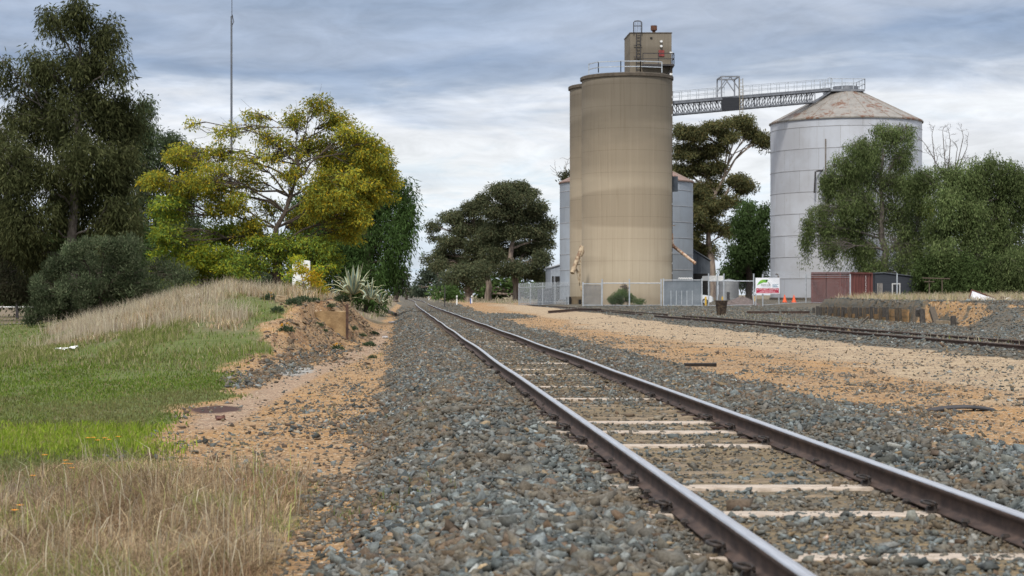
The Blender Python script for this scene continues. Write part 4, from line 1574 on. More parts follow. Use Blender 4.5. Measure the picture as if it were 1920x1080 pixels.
def build_sheds():
    Y = 245
    g = .42
    a, b = P(1033, 502, Y), P(1052, 490, Y)
    t = gable_shed('grain_shed', 'small pale zinc shed left of the galvanised silo, dark open front', 'shed', a[0], a[0] + 4.5, Y, Y + 9, g, (a[2], a[2] + 1.3), a[2] + 1.3, a[0] + 4.4,
                   sheet_mat('zinc_wall', (.36, .40, .45), (.30, .33, .38)), sheet_mat('zinc_roof', (.5, .52, .55), (.42, .44, .47)))
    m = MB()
    m.box((a[0] + .12, Y - .02, g), (a[0] + 4.2, Y - .003, P(0, 518, Y)[2]))  # near-black sheet on the closed wall paints the shaded inside
    m.build('opening_shade', DARK, t)
    m = MB()
    for k in range(5):
        m.box((a[0] + .35 + .8 * k, Y - .10, g), (a[0] + .55 + .8 * k, Y - .03, P(0, 518, Y)[2]))
    m.build('door_slat', GREYSTEEL, t)
    Y = 238
    x0, x1 = P(1290, 0, Y)[0], P(1331.5, 0, Y)[0]
    t = gable_shed('machinery_shed', 'blue grey gabled machinery shed right of the galvanised silo', 'shed', x0 - 6, x1, Y, Y + 12, .4, (5.4 - 1.5, P(0, 489, Y)[2]), P(0, 467, Y)[2], P(1297, 0, Y)[0],
                   sheet_mat('blue_grey_sheet', (.075, .088, .105), (.10, .115, .135)), sheet_mat('blue_grey_roof', (.13, .145, .16), (.17, .185, .2)))
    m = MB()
    m.box((x0, Y - .03, .3), (x1 - .15, Y - .003, P(0, 513, Y)[2]))  # near-black sheet over the solid front, painted shade of the interior
    m.build('opening_shade', DARK, t)
    # low pale lean-to and grey sheet wall further right
    Y = 214
    a, b = P(1330, 517, Y), P(1358, 526, Y)
    t = thing('carport', 'white roofed carport behind the gate posts', 'shed', ((a[0] + b[0]) / 2, Y + 2, .4))
    m = MB()
    m.box((a[0], Y, b[2]), (b[0], Y + 5, a[2]))
    m.build('roof', WHITE, t)
    m = MB()
    for u in (1331, 1344, 1356):
        p = P(u, 0, Y)
        m.box((p[0] - .06, Y + .2, .3), (p[0] + .06, Y + .32, b[2]))
    m.build('post', GREYSTEEL, t)
    Y = 212
    a, b = P(1331, 527, Y), P(1382, 566, Y)
    t = thing('water_tank', 'grey corrugated sheet tank behind the double gate, shaded by trees', 'tank', ((a[0] + b[0]) / 2, Y + 2.6, GZ(a[0], Y)))
    m = MB()
    c = ((P(1356, 0, Y)[0] + P(1382, 0, Y)[0]) / 2, Y + 1.0)
    R = (P(1382, 0, Y)[0] - P(1356, 0, Y)[0]) / 2 + .35
    m.lathe([(R, GZ(*c) - .3), (R, a[2]), (.02, a[2] + .25)], c, 40)
    m.build('wall', sheet_mat('grey_tank_sheet', (.21, .22, .235), (.27, .28, .29), .15, 2), t, True)
    m = MB()
    m.box((c[0] - .5, Y - 1.25, GZ(*c)), (c[0] - .25, Y - .7, a[2] - 1.2))
    m.build('tank_pipe', DARKSTEEL, t)

    # shipping container
    Y = 172.0
    z1, z0 = P(0, 510, Y)[2], P(0, 567, Y)[2] - .25
    t = thing('shipping_container', 'rust red shipping container in front of the white silo', 'container', (*P(1575, 0, Y)[:2], z0))
    A, K, B = P(1522.5, 0, Y + .9), P(1575, 0, Y), P(1634.5, 0, Y + 5.2)
    A, K, B = np.array(A), np.array(K), np.array(B)
    for q in (A, K, B):
        q[2] = 0
    red = pmat('rust_red_container', (.125, .042, .036), (.155, .055, .047), 1.6, .65, 0, (1, 1, .4))
    red2 = pmat('rust_red_container_door', (.125, .050, .043), (.105, .041, .036), 2.0, .65)

    def corr(p, q, n, depth):
        d = (q - p) / n
        nrm = np.array([d[1], -d[0], 0.0])
        nrm /= np.linalg.norm(nrm)
        out = []
        for i in range(n):
            s = p + d * i
            out += [s, s + d * .3, s + d * .4 - nrm * depth, s + d * .9 - nrm * depth]
        out.append(q)
        return out
    m = MB()
    sp = corr(K, B, 11, .05)
    V = [(x, y, z0 + .15) for x, y, _ in sp] + [(x, y, z1 - .12) for x, y, _ in sp]
    n = len(sp)
    m.add(V, [(i, i + 1, n + i + 1, n + i) for i in range(n - 1)])
    D = A + (B - K)
    for p, q in ((B, D), (D, A)):
        m.add([(p[0], p[1], z0 + .1), (q[0], q[1], z0 + .1), (q[0], q[1], z1 - .1), (p[0], p[1], z1 - .1)], [(0, 1, 2, 3)])
    m.add([(p[0], p[1], z1 - .02) for p in (A, K, B, D)], [(0, 1, 2, 3)])
    m.build('corrugated_wall', red, t)
    m = MB()
    inn = (B - K) / np.linalg.norm(B - K) * .04
    for f0, f1 in ((.02, .49), (.51, .98)):
        p, q = A + (K - A) * f0 + inn, A + (K - A) * f1 + inn
        m.add([(p[0], p[1], z0 + .15), (q[0], q[1], z0 + .15), (q[0], q[1], z1 - .12), (p[0], p[1], z1 - .12)], [(0, 1, 2, 3)])
        m.build('door', red2, t)
        m = MB()
    m = MB()
    for p, q in ((A, K), (K, B)):
        for z in (z0 + .08, z1 - .06):
            m.bar((p[0], p[1], z), (q[0], q[1], z), .14)
    for p in (A, K, B):
        m.bar((p[0], p[1], z0), (p[0], p[1], z1), .15)
    m.build('frame', red, t)
    m = MB()
    for f in (.18, .38, .62, .82):
        p = A + (K - A) * f - inn * 1.2
        m.bar((p[0], p[1], z0 + .1), (p[0], p[1], z1 - .1), .035)
    m.build('lock_rod', red2, t)
    # white characters stacked down the side (too small to read in the photo)
    m = MB()
    d = (B - K) / np.linalg.norm(B - K)
    nrm = np.array([d[1], -d[0], 0])
    c = K + d * np.linalg.norm(B - K) * .80 + nrm * .03
    for i, v in enumerate(np.linspace(517.5, 546, 9)):
        z = P(0, v, Y + 4)[2]
        w = .16 if i % 3 else .10
        m.obox(c + np.array([0, 0, z]) - c * np.array([0, 0, 1]), (w, .01, .05), np.stack([d, nrm, np.array([0, 0, 1])], 1))
        m.obox(c + d * (.05 if i % 2 else -.05) + np.array([0, 0, z - .05]), (.05, .01, .09), np.stack([d, nrm, np.array([0, 0, 1])], 1))
    m.build('white_marking', WHITE, t)
    m = MB()
    c = K + d * np.linalg.norm(B - K) * .5 + nrm * .04
    m.obox(c + np.array([0, 0, P(0, 562.5, Y + 2)[2]]), (.3, .02, .22), np.stack([d, nrm, np.array([0, 0, 1])], 1))
    m.build('yellow_plate', YELLOW, t)

    # dark site hut with white-framed window
    Y = 186.0
    x0, xr, x1 = P(1641, 0, Y)[0], P(1657, 0, Y)[0], P(1712, 0, Y)[0]
    g = .55
    t = thing('site_hut', 'dark charcoal site hut with a white framed window beside the container', 'hut', ((x0 + x1) / 2, Y + 2, g))
    m = MB()
    zt, ze = P(0, 512, Y)[2], P(0, 518.5, Y)[2]
    m.prism([(x0, g), (x1, g), (x1, ze), (xr, zt), (x0, zt - .05)], Y, Y + 4, 0, 1)
    m.build('wall', pmat('charcoal_boards', (.030, .034, .043), (.040, .045, .055), 2, .6, 0, (.4, 1, 8)), t)
    m = MB()
    m.prism([(x0 - .1, zt - .04), (xr, zt + .01), (x1 + .1, ze), (x1 + .1, ze + .06), (xr, zt + .08), (x0 - .1, zt + .03)], Y - .15, Y + 4.1, 0, 1)
    m.build('roof', pmat('grey_hut_roof', (.09, .10, .12), (.12, .13, .15), 3, .5), t)
    a, b = P(1672, 531, Y), P(1688, 554, Y)
    m = MB()
    w = .11
    m.box((a[0], Y - .06, a[2] - w), (b[0], Y - .003, a[2]))
    m.box((a[0], Y - .06, b[2]), (b[0], Y - .003, b[2] + w))
    m.box((a[0], Y - .06, b[2] + w), (a[0] + w, Y - .003, a[2] - w))
    m.box((b[0] - w, Y - .06, b[2] + w), (b[0], Y - .003, a[2] - w))
    fr = m.build('window_frame', pmat('dull_white_frame', (.50, .50, .49), (.42, .42, .42), 4, .6), t)
    m = MB()
    m.box((a[0] + w, Y - .03, b[2] + w), (b[0] - w, Y - .004, a[2] - w))
    m.build('window_pane', pmat('dark_glass', (.012, .013, .015), (.02, .021, .023), 2, .15, 0, None, 0, .6), fr)
    m = MB()
    for u in (1644.5, 1648.5, 1652):
        p = P(u, 0, Y)
        m.box((p[0], Y - .12, g), (p[0] + .11, Y - .01, P(0, 531, Y)[2]))
    m.build('door_post', pmat('bare_grey_post', (.2, .18, .16), (.28, .26, .24), 3, .8), t)
    # timber lookout frame right of the hut
    Y = 168
    t = thing('timber_stand', 'brown timber frame with a cross beam standing before the pepper trees', 'frame', (*P(1741, 0, Y)[:2], .6))
    m = MB()
    a, b = P(1729, 521, Y), P(1781, 522.5, Y)
    wood = pmat('brown_frame_timber', (.11, .085, .06), (.075, .058, .042), 5, .85)
    m.bar(a, b, .09)
    a2, b2 = P(1733, 528, Y), P(1752, 528, Y)
    m.bar(a2, b2, .08)
    m.build('beam', wood, t)
    for u in (1743, 1767):
        m = MB()
        p = P(u, 521, Y)
        m.bar((p[0], Y + .1, .4), (p[0], Y + .1, p[2] - .05), .08)
        m.build('post', wood, t)
    # parked van between hut and container, partly hidden
    # distant pale house at the end of the line
    Y = 880
    t = thing('distant_house', 'tiny pale house where the line vanishes among the trees', 'house', (*P(763, 0, Y)[:2], .4))
    a, b = P(759, 549, Y), P(769, 556, Y)
    m = MB()
    m.box((a[0], Y, .2), (b[0], Y + 6, a[2]))
    m.build('wall', pmat('pale_wall', (.5, .45, .42), (.42, .38, .36), .5, .8), t)
    m = MB()
    m.prism([(a[0] - .4, a[2] + .02), (b[0] + .4, a[2] + .02), ((a[0] + b[0]) / 2, a[2] + .9)], Y - .3, Y + 6.3, 0, 1)
    m.build('roof', pmat('grey_roof', (.3, .32, .36), (.25, .27, .3), .5, .7), t)


build_sheds()

def hit(u, v, y0=9.0, y1=260.0):
    """where the sight line through photo pixel (u, v) meets the terrain"""
    Y = np.concatenate([np.arange(y0, 60, .05), np.arange(60, y1, .25)])
    X = (u - U0) * Y / F
    z = EYE - (v - V0) * Y / F
    k = np.nonzero(z <= ground_z(X, Y))[0]
    i = k[0] if len(k) else len(Y) - 1
    return np.array([X[i], Y[i], float(ground_z(X[i:i + 1], Y[i:i + 1])[0])])


# ---------------------------------------------------------------- fences, gate, sign
def mesh_wires(m, x0, y0, x1, y1, z0, z1, pitch=.25, r=.0026):
    L_ = math.hypot(x1 - x0, y1 - y0)
    h = z1 - z0
    n = int(L_ / pitch)
    for i in range(-int(h / pitch), n):
        for s in (0, 1):
            a, b = i * pitch, i * pitch + h
            ta, tb = max(a, 0), min(b, L_)
            if ta >= tb:
                continue
            za, zb = z0 + (ta - a), z0 + (tb - a)
            if s:
                za, zb = z0 + z1 - za, z0 + z1 - zb
            p = np.array([x0 + (x1 - x0) * ta / L_, y0 + (y1 - y0) * ta / L_, za])
            q = np.array([x0 + (x1 - x0) * tb / L_, y0 + (y1 - y0) * tb / L_, zb])
            m.tube([p, q], r, 3, cap=False)


def slats(m, p, q, z0, z1, pitch, w, t=.03):
    p, q = np.array(p, float), np.array(q, float)
    L_ = np.linalg.norm(q - p)
    d = (q - p) / L_
    R = np.array([[d[0], -d[1], 0], [d[1], d[0], 0], [0, 0, 1]])
    for i in range(int(L_ / pitch)):
        c = p + d * (i + .5) * pitch
        m.obox((c[0], c[1], (z0 + z1) / 2), (w, t, z1 - z0), R)


def build_fences():
    YF = 176.0
    gz = GZ(24, YF)
    x = lambda u, Y=YF: (u - U0) * Y / F
    z = lambda v, Y=YF: EYE - (v - V0) * Y / F
    wire = pmat('fence_wire', (.33, .35, .37), (.42, .44, .46), 3, .5, .4)
    # palisade to the left of the silos
    p, q = (x(973, 207), 207.0), (x(1066, 190), 190.0)
    t = thing('palisade_fence', 'tall grey palisade fence left of the silos with pointed pales', 'fence', (*p, GZ(*p)))
    za, zb = GZ(*p), GZ(*q) - .05
    m = MB()
    n = 62
    d = np.array([q[0] - p[0], q[1] - p[1]])
    ln = np.linalg.norm(d)
    e = d / ln
    R = np.array([[e[0], -e[1], 0], [e[1], e[0], 0], [0, 0, 1]])
    for i in range(n):
        f = i / (n - 1)
        c = (p[0] + d[0] * f, p[1] + d[1] * f)
        g = za + (zb - za) * f
        tall = 2.35 - .1 * f
        m.obox((*c, g + tall / 2), (.06, .03, tall), R)
        m.obox((*c, g + tall + .06), (.06, .03, .12), R, taper=.1)
    m.build('pale', GALV, t)
    m = MB()
    for h in (.35, 1.95):
        m.bar((p[0] + .0, p[1] + .06, za + h), (q[0], q[1] + .06, zb + h), .06)
    m.build('cross_rail', GALV, t)
    for f in (0, .25, .5, .75, 1):
        m = MB()
        c = (p[0] + d[0] * f, p[1] + d[1] * f + .1)
        m.box((c[0] - .05, c[1] - .05, GZ(*c) - .3), (c[0] + .05, c[1] + .05, za + (zb - za) * f + 2.35))
        m.build('post', GALV, t)
    m = MB()
    f0, f1 = .40, .72
    a, b = (p[0] + d[0] * f0, p[1] + d[1] * f0 + .16), (p[0] + d[0] * f1, p[1] + d[1] * f1 + .16)
    m.add([(a[0], a[1], za), (b[0], b[1], zb), (b[0], b[1], zb + 1.75), (a[0], a[1], za + 1.75)], [(0, 1, 2, 3)])
    m.build('shade_cloth', pmat('dark_shade_cloth', (.07, .075, .085), (.10, .105, .115), .6, .9), t)
    # slatted screen at the foot of the silo
    def screen(name, label, u0, u1, v0, pitch, w, mat, frame=True, cat='screen', YY=YF):
        t = thing(name, label, cat, (x(u0, YY), YY, GZ(x(u0, YY), YY)))
        g = min(GZ(x(u0, YY), YY), GZ(x(u1, YY), YY)) - .02
        m = MB()
        slats(m, (x(u0, YY), YY + .05, 0), (x(u1, YY), YY + .05, 0), g + .05, z(v0 + 2, YY), pitch, w)
        m.build('slat_panel', mat, t)
        m = MB()
        m.bar((x(u0, YY), YY, z(v0, YY)), (x(u1, YY), YY, z(v0, YY)), .08)
        m.bar((x(u0, YY), YY, g + .12), (x(u1, YY), YY, g + .12), .06)
        for u in (u0, u1):
            m.bar((x(u, YY), YY, g - .2), (x(u, YY), YY, z(v0 - 3, YY)), .10)
        m.build('frame', GALV, t)
        return t
    screen('slatted_screen', 'narrow grey slatted screen against the foot of the front silo', 1093, 1128, 532, .11, .085, pmat('dull_grey_slat', (.155, .155, .155), (.21, .205, .20), 1.5, .7))
    t = screen('sliding_gate', 'solid blue grey sheeted gate between the silo and the white car', 1244, 1316, 525, .115, .108, pmat('blue_grey_slat', (.145, .17, .195), (.20, .225, .25), .7, .55, .2))
    m = MB()
    for k in range(6):
        u = 1272 + k * 4.4
        m.tube([(x(u), YF - .03, z(522.5)), (x(u + 2), YF - .03, z(521)), (x(u + 4.2), YF - .03, z(523.5))], .05, 5)
    m.build('razor_coil', WHITE, t)
    m = MB()
    for k in range(5):
        m.box((x(1258 + k * 10) - .03, YF - .03, gz), (x(1258 + k * 10) + .03, YF + .03, z(545)))
    m.build('stiffener', GALV, t)
    # chain link bays
    def chain(label, us, vtop, Ys, toprail=True, vt_post=8, barbs=0):
        t = thing('chain_link_fence', label, 'fence', (x(us[0], Ys[0]), Ys[0], GZ(x(us[0], Ys[0]), Ys[0])), 'chain link fence bays in front of the silos')
        m = MB()
        for (u, Y), (u2, Y2) in zip(list(zip(us, Ys))[:-1], list(zip(us, Ys))[1:]):
            a, b = x(u, Y), x(u2, Y2)
            mesh_wires(m, a, Y, b, Y2, min(GZ(a, Y), GZ(b, Y2)), z(vtop, Y) - .02)
        m.build('wire_mesh', wire, t)
        m = MB()
        for (u, Y), (u2, Y2) in zip(list(zip(us, Ys))[:-1], list(zip(us, Ys))[1:]):
            if toprail:
                m.tube([(x(u, Y), Y, z(vtop, Y)), (x(u2, Y2), Y2, z(vtop, Y2))], .045, 6)
            for k in range(barbs):
                m.tube([(x(u, Y), Y, z(vtop - 4 - 3.2 * k, Y)), (x(u2, Y2), Y2, z(vtop - 4 - 3.2 * k, Y2))], .014, 4)
            m.tube([(x(u, Y), Y, GZ(x(u, Y), Y) + .08), (x(u2, Y2), Y2, GZ(x(u2, Y2), Y2) + .08)], .02, 4)
        m.build('top_rail', GALV, t)
        for u, Y in zip(us, Ys):
            m = MB()
            m.tube([(x(u, Y), Y - .05, GZ(x(u, Y), Y) - .2), (x(u, Y), Y - .05, z(vtop - vt_post, Y))], .06, 8)
            m.build('post', GALV, t)
        return t
    chain('chain link bays with a pipe rail across the foot of the front silo', [1129, 1180, 1239.5], 531, [YF] * 3)
    chain('chain link gate bays with white pipe posts left of the sign', [1328.5, 1345, 1357, 1413], 527, [YF, YF, YF, YF], True, 14)
    chain('chain link run with wire strands from the sign past the cones', [1430, 1511, 1594], 524, [YF, YF - 2, YF - 12], False, 10, 4)
    # sign
    t = thing('warning_sign', 'white and red DO NOT ENTER rescue sign on the chain link fence', 'sign', (x(1438), YF - .2, gz))
    Y = YF - .25
    m = MB()
    m.box((x(1415.8), Y, z(551)), (x(1460.8), Y + .05, z(521)))
    m.build('board', pmat('sign_white', (.80, .81, .84), (.74, .76, .80), 1, .5), t)
    m = MB()
    m.box((x(1417), Y - .008, z(549.8)), (x(1459.3), Y - .002, z(540.5)))
    m.build('red_panel', pmat('sign_red', (.42, .008, .05), (.38, .008, .045), 1, .5), t)
    m = MB()
    m.prism([(x(1418), z(535.5)), (x(1421), z(530)), (x(1424), z(526.5)), (x(1428), z(524.5)), (x(1439), z(524.2)), (x(1438.5), z(527)), (x(1436), z(530.2)), (x(1431), z(529.5)), (x(1426), z(531.5)), (x(1421.5), z(533.5))], Y - .01, Y - .002)
    m.build('green_logo', pmat('sign_green', (.28, .46, .04), (.10, .36, .07), 1.6, .5), t)
    m = MB()
    c = (x(1436.3), z(526.3))
    m.tube([(c[0], Y - .018, c[1]), (c[0], Y - .012, c[1])], .075, 10)
    m.prism([(x(1439), z(529)), (x(1439.6), z(528.6)), (x(1442.6), z(533)), (x(1442), z(533.3))], Y - .014, Y - .004)
    m.build('logo_mark', DARK, t)

    def text(body, u, v, size, mat, squash=1.0):
        cu = bpy.data.curves.new('lettering', 'FONT')
        cu.body = body
        cu.size = size
        cu.align_x = 'CENTER'
        cu.align_y = 'CENTER'
        cu.extrude = .003
        cu.space_character = 1.05
        ob = bpy.data.objects.new('lettering', cu)
        cu.materials.append(mat)
        C.objects.link(ob)
        ob.parent = t
        ob.location = (x(u) - t.location.x, Y - .014 - t.location.y, z(v) - t.location.z)
        ob.rotation_euler = (math.radians(90), 0, 0)
        ob.scale = (1.0, squash, 1)
        bpy.context.view_layer.update()
        me = bpy.data.meshes.new_from_object(ob.evaluated_get(bpy.context.evaluated_depsgraph_get()))
        o2 = bpy.data.objects.new('lettering', me)
        C.objects.link(o2)
        o2.parent, o2.location, o2.rotation_euler, o2.scale = t, ob.location.copy(), ob.rotation_euler.copy(), ob.scale.copy()
        bpy.data.objects.remove(ob)
    text('RESCUE', 1435, 534.5, .24, DARK, .9)
    text('DO NOT ENTER', 1438.3, 542.6, .215, WHITE, .95)
    # small print, unreadable in the photo
    m = MB()
    for k, (v, w) in enumerate(((545.0, 20), (546.4, 27), (547.8, 33), (549.0, 38))):
        u = 1438 - w / 2
        r = np.random.default_rng(k)
        while u < 1438 + w / 2:
            l = r.uniform(1.2, 3.2)
            m.box((x(u), Y - .014, z(v + .4)), (x(u + l), Y - .009, z(v - .4)))
            u += l + .8
    for u in (1419.5, 1456.7):
        m.prism([(x(u - 1.5), z(544)), (x(u + 1.5), z(544)), (x(u), z(541.2))], Y - .014, Y - .009)
    m.build('small_print', pmat('faint_print', (.66, .40, .45), (.70, .46, .5), 1, .6), t)
    m = MB()
    for k, (v, w) in enumerate(((533.2, 11), (535.4, 8), (536.8, 10), (538.2, 11.5))):
        m.box((x(1447.5), Y - .008, z(v + .45)), (x(1447.5 + w), Y - .004, z(v - .45)))
    m.box((x(1427), Y - .008, z(538.4)), (x(1444.5), Y - .004, z(537.6)))
    m.build('contact_line', pmat('blue_print', (.16, .26, .38), (.22, .34, .42), 1, .6), t)
    for u in (1416.5, 1459.8):
        m = MB()
        m.tube([(x(u), Y + .08, GZ(x(u), Y) - .2), (x(u), Y + .08, z(521))], .05, 8)
        m.build('post', GALV, t)
    # tall post with bent lamp arm in front of the hut
    Y = 165.0
    t = thing('lamp_post', 'thin galvanised post with a small drooping lamp in front of the hut', 'post', (x(1682, Y), Y, .6))
    m = MB()
    m.tube([(x(1682, Y), Y, .4), (x(1682, Y), Y, z(514, Y)), (x(1680.5, Y), Y, z(511, Y)), (x(1678.5, Y), Y, z(509.5, Y))], .055, 8)
    m.build('pole', GALV, t)
    m = MB()
    m.lathe([(.02, z(508, Y)), (.2, z(510.5, Y)), (.16, z(511.5, Y)), (.02, z(511.7, Y))], (x(1677.5, Y), Y), 12)
    m.build('lamp_head', DARKSTEEL, t, True)
    # bollards and cones
    for u, lab in ((1323.2, 'short yellow bollard in front of the white car'), (1354.6, 'short yellow bollard beside the double gate post'), (1415, 'short yellow bollard half behind the sign post')):
        Y = 181.0
        g = GZ(x(u, Y), Y)
        m = MB()
        m.lathe([(.09, g - .1), (.09, g + .78), (.07, g + .83), (.01, g + .84)], (x(u, Y), Y), 12)
        tag(m.build('bollard', YELLOW, None, True), lab, 'bollard', 'yellow bollards behind the fence')
    for u, lab in ((1471.2, 'orange traffic cone nearer the sign'), (1488.6, 'orange traffic cone farther from the sign, nearer the container')):
        Y = 183.0
        g = GZ(x(u, Y), Y)
        t = thing('traffic_cone', lab, 'cone', (x(u, Y), Y, g), 'traffic cones by the white silo')
        m = MB()
        m.lathe([(.20, g + .05), (.03, g + .72), (.01, g + .72)], (x(u, Y), Y), 20)
        m.build('cone_body', ORANGE, t, True)
        m = MB()
        m.obox((x(u, Y), Y, g + .025), (.42, .42, .05))
        m.build('cone_base', ORANGE, t)


build_fences()


def build_car():
    Y = 189.0
    xn = (1335.5 - U0) * Y / F
    g = GZ(xn - 2, Y)
    t = thing('parked_car', 'white parked car poking out from behind the blue grey gate', 'car', (xn - 2.1, Y, g))
    pr = [(-4.15, .35), (-4.2, .85), (-3.9, 1.0), (-3.5, 1.38), (-2.2, 1.45), (-1.75, 1.38), (-1.05, .98), (-.25, .88), (-.02, .72), (0, .36), (-.15, .25), (-4.0, .25)]
    m = MB()
    W_ = .84
    n = len(pr)
    V = []
    for y, s in ((-W_, .93), (-W_ * .8, 1), (W_ * .8, 1), (W_, .93)):
        for a, b in pr:
            c = b if b < .95 else .95 + (b - .95) * (1 if s == 1 else .86)
            V.append((xn - 2.1 + (a + 2.1) * s, Y + y * (1 if b < 1 else .9), g + c))
    fs = [tuple(range(n)), tuple(range(4 * n - 1, 3 * n - 1, -1))]
    for k in range(3):
        fs += [(k * n + i, (k + 1) * n + i, (k + 1) * n + (i + 1) % n, k * n + (i + 1) % n) for i in range(n)]
    m.add(V, fs)
    b = m.build('body', pmat('white_car_paint', (.62, .64, .66), (.58, .60, .62), 1, .25, 0, None, 0, .5), t, True)
    gl = pmat('car_glass', (.02, .024, .028), (.03, .034, .038), 1, .08, 0, None, 0, .6)
    m = MB()
    m.prism([(xn - 3.4, g + 1.02), (xn - 1.25, g + 1.0), (xn - 1.85, g + 1.30), (xn - 3.3, g + 1.30)], Y - W_ - .012, Y - W_ * .96)
    m.prism([(xn - 1.02, g + 1.04), (xn - 1.0, g + 1.07), (xn - 1.66, g + 1.395), (xn - 1.70, g + 1.37)], Y - .62, Y + .62)
    m.build('window', gl, b)
    for dx in (-.85, -3.4):
        m = MB()
        m.tube([(xn + dx, Y - W_ - .02, g + .31), (xn + dx, Y - W_ + .2, g + .31)], .31, 20)
        w = m.build('wheel', BLACKRUB, t)
        m = MB()
        m.tube([(xn + dx, Y - W_ - .035, g + .31), (xn + dx, Y - W_ - .01, g + .31)], .18, 12)
        m.build('rim', GALV, w)
    for y in (-.62, .62):
        m = MB()
        m.obox((xn - .10, Y + y, g + .68), (.14, .3, .14))
        m.build('headlight', pmat('headlight', (.3, .32, .35), (.2, .22, .25), 5, .2), t)


build_car()


def build_yard_things():
    # dirt heap
    c = P(1392, 575, 180)
    m = MB()
    n, k = 14, 30
    r = np.random.default_rng(8)
    V = []
    for i in range(n):
        f = i / (n - 1)
        for j in range(k):
            a = 2 * math.pi * j / k
            rr = f * (1.75 + .25 * math.sin(3 * a) + r.normal(0, .04))
            h = .85 * (1 - f ** 1.3) + r.normal(0, .035) * (1 - f)
            px, py = c[0] + rr * math.cos(a) * 1.05, c[1] + rr * math.sin(a)
            V.append((px, py, max(GZ(px, py) - .04, GZ(c[0], c[1]) + h)))
    m.add(V, [(i * k + j, i * k + (j + 1) % k, (i + 1) * k + (j + 1) % k, (i + 1) * k + j) for i in range(n - 1) for j in range(k)])
    tag(m.build('dirt_heap', pmat('heap_dirt', (.16, .125, .115), (.095, .075, .07), 5, .95, 0, None, 1.0)), 'rounded heap of grey brown dirt behind the gate next to the sign', 'heap')
    # dark tapered drum
    Y = 127.0
    b = P(1352.5, 594, Y)
    g = GZ(b[0], Y)
    t = thing('rusted_drum', 'dark rusted drum, wider at the top, standing on the gravel beside the siding', 'drum', (b[0], Y, g))
    h = .98
    m = MB()
    m.lathe([(.30, g - .05), (.33, g + .3), (.37, g + .7), (.41, g + h), (.37, g + h), (.36, g + h - .06), (.01, g + h - .05)], (b[0], Y), 24)
    n = NT('mottled_rust')
    nz = n.noise(n.coord(), 7, 6, .7)
    n.bump(nz, 1.0, .06)
    m.build('drum_wall', n.done(n.ramp(nz, [(.3, (.012, .010, .009)), (.5, (.04, .027, .02)), (.62, (.10, .075, .05)), (.75, (.05, .03, .02))]), .95), t, True)
    m = MB()
    m.tube([(b[0] + .41 * math.cos(a), Y + .41 * math.sin(a), g + h) for a in np.linspace(0, 2 * math.pi, 25)], .025, 6)
    m.build('rim', BARK_GREY, t)
    # marker posts
    def post(name, label, u, v0, v1, Y, w, mat, group=None, cat='post', band=None):
        x, zt, zb = (u - U0) * Y / F, EYE - (v0 - V0) * Y / F, EYE - (v1 - V0) * Y / F
        t = thing(name, label, cat, (x, Y, zb), group)
        m = MB()
        m.box((x - w / 2, Y - .04, min(zb, GZ(x, Y)) - .25), (x + w / 2, Y + .04, zt - .04))
        m.obox((x, Y, zt - .02), (w, .08, .04), taper=.7)
        m.build('shaft', mat, t)
        if band:
            m = MB()
            m.box((x - w / 2 - .005, Y - .046, zt - .3), (x + w / 2 + .005, Y - .041, zt - .2))
            m.build('band', DARKSTEEL, t)
    post('marker_post', 'white marker post standing left of the blue footed one', 856.5, 554, 570, 196, .13, WHITE, 'white marker posts beside the line', band=1)
    post('marker_post', 'white marker post behind the small blue stake', 884.5, 554, 569, 204, .13, WHITE, 'white marker posts beside the line', band=1)
    post('blue_stake', 'small blue stake in front of the right white marker post', 882.3, 559, 572, 198, .11, pmat('blue_paint', (.05, .10, .32), (.07, .12, .30), 3, .6))
    post('marker_post', 'tiny white marker post far off in pale grass near the vanishing line', 804, 556, 561, 420, .3, WHITE, 'white marker posts beside the line')
    post('signal_post', 'thin dark steel post on the right of the line before the gums', 834, 538, 569, 210, .12, DARKSTEEL)
    # mast
    Y = 132.0
    x = (434 - U0) * Y / F
    t = thing('radio_mast', 'very tall thin radio mast rising behind the yellow tree', 'mast', (x, Y, -.5))
    m = MB()
    m.tube([(x, Y, -.6), (x, Y, 8), (x, Y, EYE + 523 * Y / F)], [.12, .085, .065], 10)
    m.build('pole', pmat('mast_grey', (.10, .11, .13), (.15, .16, .18), 1, .5, .2), t)
    m = MB()
    m.tube([(x + .03, Y, EYE + 515 * Y / F), (x + .03, Y, EYE + 590 * Y / F)], .022, 6)
    m.tube([(x + .06, Y - .05, EYE + 525 * Y / F), (x + .16, Y - .05, EYE + 512 * Y / F), (x + .05, Y - .05, EYE + 505 * Y / F)], .025, 6)
    m.build('whip_aerial', DARKSTEEL, t)
    # loose things lying on the yard
    p = hit(1313, 687)
    m = MB()
    m.obox(p + np.array([0, 0, .03]), (.62 * p[1] / 37, .11, .07), Rz(.12) @ Rx(.1))
    tag(m.build('dark_plank', pmat('charred_wood', (.015, .013, .012), (.035, .028, .024), 6, .9)), 'short dark plank lying on the orange sand beyond the right ballast', 'plank')
    p = hit(1800, 771)
    m = MB()
    n = 14
    xs = np.linspace(-.46, .46, n)
    for s, zoff in ((1, 0),):
        V = []
        for xx in xs:
            hh = .05 * (1 - (xx / .46) ** 2) + .012
            for yy in (-.16, 0, .16):
                V.append((p[0] + xx, p[1] + yy + .12 * xx, p[2] + hh + .02 - abs(yy) * .15))
        m.add(V, [(i * 3 + j, (i + 1) * 3 + j, (i + 1) * 3 + j + 1, i * 3 + j + 1) for i in range(n - 1) for j in range(2)])
    o = m.build('tyre_tread', BLACKRUB)
    sol = o.modifiers.new('thickness', 'SOLIDIFY')
    sol.thickness = .02
    tag(o, 'curved strip of black tyre tread lying on the sand at far right', 'scrap')


build_yard_things()


